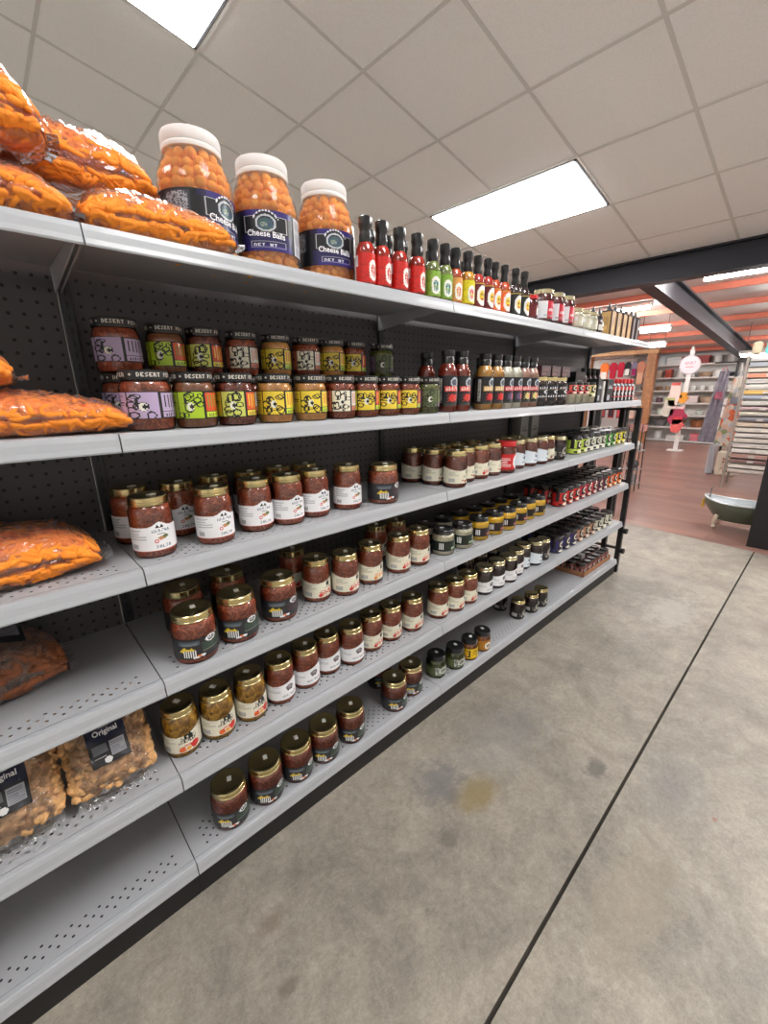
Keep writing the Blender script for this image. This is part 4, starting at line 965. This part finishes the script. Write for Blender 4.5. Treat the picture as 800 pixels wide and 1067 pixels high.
for i,(x,y0,y1,lab) in enumerate(((5.75,-.6,1.30,'bright strip light just beyond the dark beam'),(9.2,2.45,2.75,'small strip light over the wooden garment frame'),(9.6,.6,1.45,'strip light above the stacked cloth rack'),(7.6,2.30,3.5,'strip light seen beyond the jam jars'),(8.2,2.15,2.6,'strip light behind the spouted bottles'),(6.6,-2.5,-1.2,'added strip light out of view to the right'),(9.5,4.4,5.6,'added strip light out of view to the left'),(9.4,-2.6,-1.4,'added strip light out of view, far right corner'),(5.9,3.9,5.4,'added strip light out of view behind the shelving'),(10.6,-.9,.3,'added strip light out of view behind the linen rack'))):  # strips out of view are unseen extras, added to brighten the far hall
    z=rz_(x)-.054
    if i==0: z=CAMZ+.192*x
    if i==1: z=CAMZ+.083*x
    if i==4: z=CAMZ+.112*x
    if i==2: z=CAMZ+.05*x+.06
    t=thing('strip_light',lab,'strip light',(x,(y0+y1)/2,z)); l=(y1-y0)/2
    MB().box(-.06,-l,0,.06,l,.05,bev=.01).build('housing',[WALL],t); MB().tube([(0,-l+.02,-.022),(0,l-.02,-.022)],.02,10).build('tube',[TUBE],t)
    if rz_(x)-z>.2:
        for s in (-1,1): MB().tube([(0,s*l*.8,.045),(0,s*l*.8,rz_(x)-z)],.004,6).build('hanger_rod',[STEEL],t)

# ---------------------------------------------------------------- end rack beyond the shelves
t=thing('wire_end_rack','black metal rack frame standing at the shelving end','rack',(2.955,.0,0))
for y in (.872,.965,1.15): MB().box(-.014,y-.014,0,.014,y+.014,1.085).build('post',[BLK],t)
for z in (.16,.30,.62,1.07):
    MB().box(-.008,.86,z,.008,1.16,z+.016).build('cross_rail',[BLK],t)
for z in (.155,.295): MB().lathe([(.0,-.03),(.018,-.03),(.018,.012),(.0,.012)],10,M=Matrix.Translation((0,.846,z))@Matrix.Rotation(PI/2,4,'X')).build('foot_knob',[BLK],t)
tag(MB().box(2.80,1.05,DK[4],2.9,1.18,DK[4]+.11,bev=.02).build('black_bag',[BLK]),'black pouch at far end of fifth shelf','pouch')

# ---------------------------------------------------------------- the far hall
WS=mat('white_shelf_board',(220,216,212),.5); WSB=mat('pale_shelf_back',(206,203,200),.7)
zs=[.04,.34,.61,.88,1.15,1.43,1.71]
YA,YZ=3.75,-.4
t=thing('wall_shelving','white shelving covering the far wall, full of goods','shelving unit',(11.97,0,0))
MB().box(-.02,YZ,0,.0,YA,2.0).build('back_panel',[WSB],t)
for z in zs: MB().box(-.38,YZ,z-.03,-.021,YA,z).build('shelf',[WS],t)
for y in (YA,1.66,.4): MB().box(-.36,y-.015,0,-.02,y+.015,2.0).build('upright',[WS],t)
MB().box(-.40,YZ,0,-.38,YA,.012).build('kick_plate',[KICK],t)
def cm(c,r=.5): return mat('ware_%d_%d_%d'%c,c,r)
def mug(c):
    def f():
        t=thing('mug','','mug'); lathe_part([(.03,0),(.045,.004),(.048,.10),(.044,.10),(.04,.012),(0,.012)],16,'cup',cm(c,.3),t,cap1=False)
        MB().tube([(0,.046,.08),(0,.075,.075),(0,.078,.04),(0,.046,.025)],.007,6).build('handle',[cm(c,.3)],t); return t
    return f
def bowl(c):
    def f():
        t=thing('bowl','','bowl'); lathe_part([(.03,0),(.035,.004),(.06,.04),(.075,.09),(.071,.09),(.055,.04),(0,.015)],18,'bowl_body',cm(c,.35),t,cap1=False); lathe_part([(.03,-.0),(.036,0),(.036,.008),(.03,.008)],14,'foot_ring',cm(c,.35),t); return t
    return f
def sbox(c,w,h):
    def f():
        t=thing('gift_box','','box'); MB().box(-.09,-w/2,0,.09,w/2,h*.75,bev=.006).build('box_base',[cm(c)],t); MB().box(-.094,-w/2-.004,h*.7,.094,w/2+.004,h,bev=.006).build('box_lid',[cm(tuple(min(255,int(v*1.08)) for v in c))],t); return t
    return f
def basket(c,w,h):
    def f():
        t=thing('basket','','basket'); m=MB(); 
        m.lathe([(.10,0),(.12,h*.5),(.14,h),(.128,h),(.11,h*.5),(0,.02)],16,cap1=False); m.build('basket_body',[mat('wicker_%d'%c[0],c,.8,noise=.3,nscale=40)],t)
        MB().lathe([(.138,h-.012),(.148,h-.006),(.138,h+.004)],16).build('rim',[cm(c)],t); return t
    return f
def tin(c,r,h):
    def f():
        t=thing('canister','','canister'); lathe_part([(r,0),(r,h*.8),(r*.97,h*.8)],16,'canister_body',cm(c,.4),t); lathe_part([(r*1.03,h*.8),(r*1.03,h*.95),(r*.4,h),(0,h)],16,'lid',cm(tuple(int(v*.9) for v in c),.4),t); return t
    return f
WH=(228,226,222)
ROWS={6:[('tin',(214,214,216),.12,.2,'white enamel canister'),('tin',(200,206,210),.11,.21,'grey-white tin'),('sbox',(216,220,220),.3,.16,'white box'),('sbox',(150,52,50),.26,.16,'dark red box'),('sbox',(158,60,56),.24,.17,'brick red box'),('tin',WH,.07,.17,'white canister'),('tin',(202,198,196),.09,.2,'pale canister')],
5:[('sbox',(220,220,220),.34,.17,'white box'),('sbox',(206,190,172),.2,.16,'tan patterned box'),('sbox',(186,74,56),.12,.18,'rust red box'),('tin',WH,.08,.17,'white canister'),('mug',WH,0,0,'white mug'),('basket',(176,150,128),.2,.1,'small tan basket'),('tin',WH,.10,.16,'white pot'),('bowl',(60,58,60),0,0,'dark bowl')],
4:[('bowl',(150,112,82),0,0,'brown and white bowl'),('bowl',(188,164,140),0,0,'tan bowl'),('bowl',(150,112,82),0,0,'brown and white bowl'),('mug',(180,150,120),0,0,'tan mug')]+[('mug',WH,0,0,'white mug')]*7,
3:[('tin',(222,214,210),.08,.12,'white pot'),('tin',(96,64,74),.07,.11,'plum coloured pot'),('sbox',(190,60,64),.10,.12,'red box'),('sbox',(222,204,202),.3,.15,'pale pink box'),('basket',(176,150,120),.2,.13,'tan basket'),('sbox',(226,216,214),.2,.1,'white box')],
2:[('tin',WH,.10,.16,'white pot'),('tin',(208,214,200),.09,.15,'pale green pot'),('bowl',WH,0,0,'white bowl'),('bowl',(206,214,206),0,0,'pale bowl'),('sbox',(226,224,224),.16,.2,'white box')],
1:[('basket',(98,96,98),.2,.15,'dark grey basket'),('basket',(112,110,112),.2,.15,'grey basket'),('basket',(140,88,54),.2,.15,'brown wicker basket'),('basket',(140,88,54),.2,.16,'brown wicker basket'),('tin',WH,.1,.2,'white canister')],
0:[('basket',(116,112,112),.2,.14,'dark grey basket'),('tin',(214,212,210),.07,.2,'pale canister'),('sbox',(200,196,192),.34,.1,'flat grey box'),('sbox',(204,112,122),.14,.16,'pink box'),('sbox',(206,202,198),.2,.15,'pale box')]}
FN={'tin':lambda c,a,b:tin(c,a,b),'sbox':lambda c,a,b:sbox(c,a,b),'mug':lambda c,a,b:mug(c),'bowl':lambda c,a,b:bowl(c),'basket':lambda c,a,b:basket(c,a,b)}
SN=['bottom shelf','second lowest shelf','third lowest shelf','fourth shelf','third shelf','second shelf','top shelf']
for lv,l in ROWS.items():
    n=len(l); y0,y1=3.55,1.72
    for i,(k,c,a,b,d) in enumerate(l):
        y=y0-(y0-y1)*(i+.5)/n
        place(FN[k](c,a,b),'FW%s%s%s%s'%(k,c,a,b),11.78,y,zs[lv]+.001,0,d,{'tin':'canister','sbox':'box'}.get(k,k),'far wall, %s'%SN[lv],'goods on the far wall shelves')
# for these the order runs the other way in y, so rank by -y
PENDING[:]=[(o,d,w,(-o.location.y if w.startswith('far wall') else x),g) for (o,d,w,x,g) in PENDING]

# wooden garment frame with small clothes
WOOD=mat('varnished_wood',(166,116,78),.5,noise=.18,nscale=12)
t=thing('garment_frame','tall wooden garment display frame with thick right post','display frame',(11.0,0,0))
MB().box(-.09,3.045,0,.09,3.225,1.93,bev=.01).build('post',[WOOD],t); MB().box(-.09,4.42,0,.09,4.6,1.93,bev=.01).build('post',[WOOD],t)
MB().box(-.10,3.02,1.932,.10,4.64,2.02,bev=.01).build('crossbeam',[mat('pale_wood',(196,150,104),.5,noise=.15,nscale=10)],t)
for z in (1.86,1.10): MB().tube([(0,3.22,z),(0,4.43,z)],.012,8).build('rail',[mat('chrome_rail',(200,200,204),.2,1)],t)
def garment(c1,c2,l,w,name,shirt):
    def f():
        t=thing(name,'','garment'); P=[(-w*.16,0),(-w*.5,-.05),(-w*.62,-.15),(-w*.44,-.19),(-w*.4,-l),(w*.4,-l),(w*.44,-.19),(w*.62,-.15),(w*.5,-.05),(w*.16,0),(0,-.03)]
        n=len(P); vs=[(-.02,y,z) for y,z in P]+[(.02,y,z) for y,z in P]
        MB().add(vs,[tuple(range(n)),tuple(reversed(range(n,2*n)))]+[(i,i+n,(i+1)%n+n,(i+1)%n) for i in range(n)]).build('fabric_body',[mat('cloth_%d_%d_%d'%c1,c1,.85)],t)
        MB().box(-.023,-w*.36,-l*.95,-.0205,w*.36,-l*.5).build('lower_panel',[mat('cloth_%d_%d_%d'%c2,c2,.85)],t)
        MB().tube([(0,0,.075),(0,-.02,.06),(0,-.012,.035),(0,0,.02),(0,0,-.02)],.004,6).build('hanger_hook',[WS],t); return t
    return f
gl=[(4.12,(232,120,52),(232,228,220),.42,.17,'bib','orange and white baby bib'),(3.93,(176,26,52),(176,26,52),.36,.15,'baby_shirt','crimson baby shirt'),(3.76,(182,30,56),(182,30,56),.34,.13,'baby_shirt','red baby shirt'),(3.62,(38,36,42),(226,224,222),.32,.12,'baby_shirt','black and white baby shirt'),(3.48,(120,110,130),(148,34,84),.32,.12,'baby_shirt','grey and magenta baby shirt'),(3.34,(198,132,106),(212,164,136),.50,.15,'baby_dress','tan striped baby dress')]
for y,c1,c2,l,w,nm,d in gl: place(garment(c1,c2,l,w,nm,1),'G'+d,11.0,y,1.79,0,d,'garment','hanging on the wooden frame')
for i,(y,c1,c2,d) in enumerate(((4.05,(40,38,44),(180,60,66),'dark romper with red panel'),(3.85,(176,52,52),(60,36,44),'red romper with dark panel'),(3.66,(60,50,60),(186,70,74),'charcoal romper with red panel'),(3.40,(200,150,136),(214,186,170),'pale pink romper'))):
    place(garment(c1,c2,.5,.15,'romper',1),'G'+d,11.0,y,1.03,0,d,'garment','lower rail of wooden frame')
# little round basket stand
t=thing('basket_stand','narrow black stand with round pink basket beside the wooden frame','stand',(5.685,1.665,0))
for dx,dy in ((-.07,-.07),(.07,-.07),(-.07,.07),(.07,.07)): MB().tube([(dx*1.2,dy*1.2,0),(dx,dy,.80)],.006,6).build('leg',[BLK],t)
lathe_part([(.06,.70),(.095,.72),(.105,.79),(.10,.79),(.088,.73),(0,.71)],18,'basket',mat('pink_wicker',(196,148,140),.8,noise=.25,nscale=60),t,cap1=False)
for z in (.08,.25,.48): MB().box(-.09,-.09,z,.09,.09,z+.01).build('tray',[mat('grey_tray',(150,146,146),.5)],t)
for z,c,d in ((.091,(150,146,150),'grey cloth bundle on the lowest tray of the black stand'),(.261,(92,92,96),'dark cloth bundle on the middle tray of the black stand'),(.491,(206,204,200),'white cloth bundle on the upper tray of the black stand')):
    tag(MB().sphere((0,0,0),.07,12,8,sc=(1,1,.8),jit=.06,rnd=R).build('cloth_bundle',[cm(c,.9)],loc=(5.685,1.665,z+.056)),d,'cloth')
# round sign on a pole with mitts and aprons
SG=Ras(60,60,None); SG.ell(.5,.5,.5,.5,(.86,.80,.82)).ring(.5,.5,.5,.5,(.74,.66,.70),.88).scrib(16,31,4,(.80,.38,.46),2).rect(.3,.36,.7,.42,(.82,.5,.55))
t=thing('round_sign','round pale sign with pink lettering on white pole','sign',(10.0,2.205,0))
MB().box(-.015,-.035,0,.015,.035,1.9).build('pole',[WS],t)
MB().lathe([(.0,-.012),(.17,-.012),(.17,.012),(0,.012)],30,M=Matrix.Translation((-.03,.0,1.62))@Matrix.Rotation(PI/2,4,'Y')).build('disc',[WS],t)
wrap(SG,0,0,0,0,'printed_face',t,flat=lambda u,v:(-.0435,.165-.33*u,1.62-.165+.33*v))
MB().tube([(0,0,1.88),(-.02,0,1.95)],.02,8).build('clip',[WS],t); MB().box(-.12,-.12,0,.12,.12,.02).build('base',[WS],t)
def mitt(c,h,w,z,y,lab,strip=None):
    t=thing('oven_mitt',lab,'oven mitt',(9.93,y,z))
    P=[(-w*.36,0),(w*.36,0),(w*.44,-h*.5),(w*.5,-h*.8),(w*.3,-h),(-w*.2,-h),(-w*.45,-h*.8),(-w*.42,-h*.6),(-w*.62,-h*.66),(-w*.66,-h*.5),(-w*.42,-h*.34)]
    n=len(P); vs=[(-.018,a,b) for a,b in P]+[(.018,a,b) for a,b in P]
    MB().add(vs,[tuple(range(n)),tuple(reversed(range(n,2*n)))]+[(i,i+n,(i+1)%n+n,(i+1)%n) for i in range(n)]).build('quilted_body',[cm(c,.9)],t)
    MB().box(-.021,-w*.37,-.05,.021,w*.37,.0).build('cuff',[cm(strip or c,.9)],t)
mitt((222,196,186),.44,.20,1.30,2.36,'white and pink striped oven mitt on the sign pole',(200,90,84))
mitt((214,146,56),.20,.14,1.12,2.21,'orange oven mitt on the sign pole')
mitt((196,188,176),.36,.22,1.02,2.42,'cream oven mitt low on the sign pole',(170,170,120))
mitt((160,52,78),.34,.28,.86,2.27,'burgundy oven mitt low on the sign pole',(210,180,176))
mitt((206,96,92),.3,.2,.66,2.24,'coral red oven mitt lowest on the sign pole',(200,60,70))
# aprons and tote bag beside the cloth rack
t=thing('hanger_post','thin dark post carrying two aprons beside the cloth rack','stand',(7.78,1.16,0))
MB().tube([(0,0,0),(0,0,1.62)],.015,8).build('pole',[BLK],t); MB().box(-.02,-.12,1.53,.02,.26,1.55).build('arm',[BLK],t); MB().lathe([(0,0),(.12,0),(.12,.015),(0,.02)],20).build('base',[BLK],t)
def apron(y0,y1,z0,z1,m1,m2,lab,slope):
    t=thing('apron',lab,'apron',(7.6,(y0+y1)/2,z0)); w=(y1-y0)/2; H=z1-z0; vs=[];N=14
    for k in range(N+1):
        s=k/N; ww=w*(1.0-.45*s) ; off=-slope*s
        for a in range(9):
            u=-1+a/4; vs.append((.012*math.sin(a*2.1+s*3)+ .0,off+u*ww,H*s))
    n=len(vs); vs2=vs+[(x+.006,y,z) for x,y,z in vs]; fs=[]
    for k in range(N):
        for a in range(8): q=k*9+a; fs+= [(q,q+9,q+10,q+1),(n+q,n+q+1,n+q+10,n+q+9)]
    for k in range(N): 
        for a in (0,8): q=k*9+a; fs.append((q,q+9,n+q+9,n+q))
    MB().add(vs2,fs,0,True).build('apron_cloth',[m1],t)
    MB().box(-.022,-slope*.75-w*.4,H*.62,.022,-slope*.75+w*.4,H*.72).build('waist_band',[m2],t)
    MB().tube([(0,-slope-w*.3,H),(0.02,-slope,H+.07),(0,-slope+w*.3,H)],.006,6).build('neck_strap',[m2],t)
def floral():
    m,nt,b=new_mat('floral_cloth'); tc=nt.nodes.new('ShaderNodeTexCoord'); v=nt.nodes.new('ShaderNodeTexVoronoi'); v.inputs['Scale'].default_value=15; nt.links.new(tc.outputs['Object'],v.inputs[0])
    s=nt.nodes.new('ShaderNodeSeparateColor'); nt.links.new(v.outputs['Color'],s.inputs[0]); r=nt.nodes.new('ShaderNodeValToRGB'); r.color_ramp.interpolation='CONSTANT'
    for i,(p,c) in enumerate(((0,(222,214,202)),(.35,(196,200,206)),(.55,(224,120,84)),(.72,(150,160,120)),(.85,(226,190,170)))):
        e=r.color_ramp.elements[i] if i<2 else r.color_ramp.elements.new(p); e.position=p; e.color=(*rgb(*c),1)
    nt.links.new(s.outputs[0],r.inputs[0]); nt.links.new(r.outputs[0],b.inputs['Base Color']); setv(b,Roughness=.85); return m
FLO=floral()
apron(1.22,1.42,.44,1.42,mat('grey_apron_cloth',(142,138,150),.9,noise=.15,nscale=20),mat('pink_trim',(190,110,130),.9,noise=.3,nscale=30),'grey apron with pink trim beside the floral one',.06)
apron(.98,1.22,.40,1.34,FLO,mat('grey_tie',(150,154,166),.9),'white apron with orange floral print',.02)
t=thing('tote_bag','cream tote bag with red print standing on the wood floor','bag',(7.55,1.02,0))
MB().box(-.06,-.11,0,.06,.12,.34,bev=.03).build('bag_body',[mat('cream_canvas',(222,214,196),.9)],t)
r=Ras(24,30,None); r.speck(.15,.1,.85,.8,(.78,.42,.36),.22,3).speck(.15,.1,.85,.8,(.5,.45,.4),.12,5); wrap(r,0,0,0,0,'print',t,flat=lambda u,v:(-.061,.09-.17*u,.03+.28*v))
for s in (-1,1): MB().tube([(s*.03,-.05,.34),(s*.03,-.04,.44),(s*.03,.04,.44),(s*.03,.05,.34)],.006,6).build('handle',[cm((206,196,178),.9)],t)
tag(MB().box(7.50,1.16,0,7.58,1.25,.42,bev=.03).build('folded_umbrella_bag',[cm((176,176,184),.9)]),'grey cloth bag leaning beside the cream tote','bag')
# rack of folded cloths
RX=6.60; t=thing('cloth_rack','tall rack stacked with folded table linens','rack',(RX,0,0))
ry0,ry1=.05,.90
for x in (0,.36):
    for y in (ry0,ry1): MB().box(x-.012,y-.012,0,x+.012,y+.012,1.56).build('post',[cm((150,140,132))],t)
RC=[(206,198,190),(222,216,208),(150,120,116),(196,160,152),(224,220,214),(226,224,220),(214,208,200),(214,210,206),(220,214,204),(212,196,176),(152,152,160),(214,210,196),(196,176,178),(224,222,216),(176,184,196),(220,184,110),(222,218,210),(226,224,222),(224,150,124),(212,208,196),(176,182,190),(232,232,232)]
zz=.24
for i,c in enumerate(RC):
    z=.20+i*.0615
    MB().box(-.01,ry0,z-.006,.37,ry1,z).build('shelf_rail',[cm((120,112,106))],t)
    o=thing('folded_linen','','linen',(RX+.175,.475,z+.0005))
    m=MB(); 
    for k in range(3): m.box(-.185+R.uniform(-.01,.01),-.40,.0005+k*.0145,.17,.40,.0145+k*.0145,bev=.006)
    m.build('folded_stack',[cm(c,.9)],o)
    for yy in (-.2,.0,.2): MB().box(-.196,yy-.03,.006,-.1945,yy+.03,.03).build('care_label',[cm((206,202,196))],o)
    nm={(220,184,110):'yellow',(224,150,124):'salmon',(150,120,116):'brown',(176,184,196):'blue-grey',(152,152,160):'grey'}.get(c)
    o['label']='%s folded linen stack, %s up from the bottom of the rack'%((nm or 'pale'),(ORD+['fifteenth','sixteenth','seventeenth','eighteenth','nineteenth','twentieth','twenty-first','twenty-second'])[i]); o['group']='folded linens on the rack'
TQ=Ras(30,20,(.35,.78,.76)); TQ.ell(.62,.5,.28,.35,(.93,.95,.95))
t=thing('display_sign','turquoise card with white oval on top of the linen rack','sign',(RX+.05,.50,1.56)); MB().box(0,-.1,0,.012,.27,.17).build('card',[cm((90,190,186))],t); wrap(TQ,0,0,0,0,'printed_face',t,flat=lambda u,v:(-.001,.27-.37*u,.17*v))
MB().box(-.02,-.1,.0,.06,.27,.004).build('card_foot',[cm((90,190,186))],t)
tag(MB().box(RX,.80,1.561,RX+.1,.89,1.70,bev=.03).build('stuffed_toy_bag',[cm((190,176,150),.9)]),'beige cloth bundle on the top left of the linen rack','bundle')

# small clawfoot tub
TUBG=mat('olive_green_tub_enamel',(92,100,84),.35,0,.4,noise=.1,nscale=6); TUBW=mat('white_tub_enamel',(226,232,234),.25,0,.5)
t=thing('clawfoot_tub','miniature green clawfoot bathtub with white inside by the black column','bathtub',(4.66,.46,0))
def tub(sc_,z0,z1,inner):
    vs=[];N=28;Lv=7
    for k in range(Lv+1):
        s=k/Lv; z=z0+(z1-z0)*s; q=(.62+.38*math.sin(s*PI/2))*sc_
        for i in range(N):
            a=2*PI*i/N; c,sn=math.cos(a),math.sin(a); L=.275 if sn>0 else .30
            zz=z+(.035*max(0,abs(sn))**3*s)
            vs.append((.145*q*c,L*q*sn,zz))
    fs=[(l*N+i,l*N+(i+1)%N,(l+1)*N+(i+1)%N,(l+1)*N+i) for l in range(Lv) for i in range(N)]
    fs.append(tuple(reversed(range(N))))
    return vs,fs
MB().add(*tub(1,.075,.235,0),0,True).build('tub_shell',[TUBG],t)
MB().add(*tub(.95,.095,.237,1),0,True).build('tub_inside',[TUBW],t)
pts=[];N=28
for i in range(N+1):
    a=2*PI*i/N; sn=math.sin(a); L=.275 if sn>0 else .30; pts.append((.145*math.cos(a)*.99,L*sn*.99,.237+.035*abs(sn)**3))
MB().tube(pts,.009,8).build('rolled_rim',[TUBW],t)
for dx,dy in ((-.10,.15),(.10,.15),(-.10,-.15),(.10,-.15)):
    MB().tube([(dx*.85,dy,.12),(dx*1.1,dy*1.05,.07),(dx*1.02,dy*1.03,.03)],.012,8,rs=[.02,.014,.010]).sphere((dx*1.02,dy*1.03,.019),.019,12,8).build('claw_foot',[cm((196,180,160),.3)],t)
MB().tube([(0,.235,.25),(0,.235,.34),(-.03,.22,.35)],.006,8).build('faucet',[mat('brushed_metal',(150,150,156),.3,1)],t)
tag(MB().sphere((0,0,0),.075,14,10,sc=(1,1.4,.45),jit=.05,rnd=R).build('bath_pillow',[cm((190,198,204),.8)],loc=(4.665,.60,.215)),'pale grey bath pillow lying in the small tub','pillow')
MB().box(-.02,.272,.15,.03,.283,.225,bev=.004).build('hanging_tag',[cm((222,180,40),.9)],t)

# display table with boxes glimpsed behind the far shelves
t=thing('display_table','wooden display table glimpsed between the second and third shelf ends','table',(4.0,1.75,0))
MB().box(-.35,-.4,1.03,.35,.5,1.06).build('table_top',[mat('dark_wood_top',(92,62,54),.5)],t)
for dx in (-.32,.32):
    for dy in (-.37,.47): MB().box(dx-.02,dy-.02,0,dx+.02,dy+.02,1.03).build('leg',[BLK],t)
for y,c,d in ((1.93,(136,96,80),'brown box on the dark display table'),(1.73,(214,130,76),'orange box on the dark display table'),(1.54,(206,170,142),'tan box on the dark display table'),(1.40,(220,212,204),'white box on the dark display table')):
    o=thing('storage_box',d,'box',(3.8,y,1.061)); MB().box(-.1,-.06,0,.1,.06,.10,bev=.004).build('box_body',[cm(c)],o); MB().box(-.102,-.062,.1,.102,.062,.125,bev=.004).build('box_lid',[cm(tuple(int(v*.95) for v in c))],o)

finish_labels()
# ---------------------------------------------------------------- camera and view
yaw,pit,rol=.8234,.2804,.0098
f=Vector((math.cos(pit)*math.cos(yaw),math.cos(pit)*math.sin(yaw),-math.sin(pit)))
rt=f.cross(Vector((0,0,1))).normalized(); dn=f.cross(rt); c,s=math.cos(rol),math.sin(rol)
r2=c*rt+s*dn; d2=-s*rt+c*dn
cam=bpy.data.cameras.new('camera'); co=bpy.data.objects.new('camera',cam); COL.objects.link(co)
M=Matrix((r2,-d2,-f)).transposed().to_4x4(); M.translation=(0,0,CAMZ); co.matrix_world=M
cam.sensor_fit='HORIZONTAL'; cam.sensor_width=36; cam.lens=437.91*36/800; cam.clip_start=.02; cam.clip_end=60
sc.camera=co
w=bpy.data.worlds.new('world'); sc.world=w; w.use_nodes=True; w.node_tree.nodes['Background'].inputs[0].default_value=(.5,.5,.52,1); w.node_tree.nodes['Background'].inputs[1].default_value=.2
sc.view_settings.view_transform='Standard'; sc.view_settings.look='None'; sc.view_settings.gamma=1; sc.view_settings.use_curve_mapping=False
sc.view_settings.exposure=.74
for o in bpy.data.objects:
    n=len(str(o.get('label','')).split())
    if n>16: print('LONG',n,o['label'])
sc.cycles.use_denoising=True; sc.cycles.max_bounces=12; sc.cycles.transparent_max_bounces=24; sc.cycles.diffuse_bounces=5
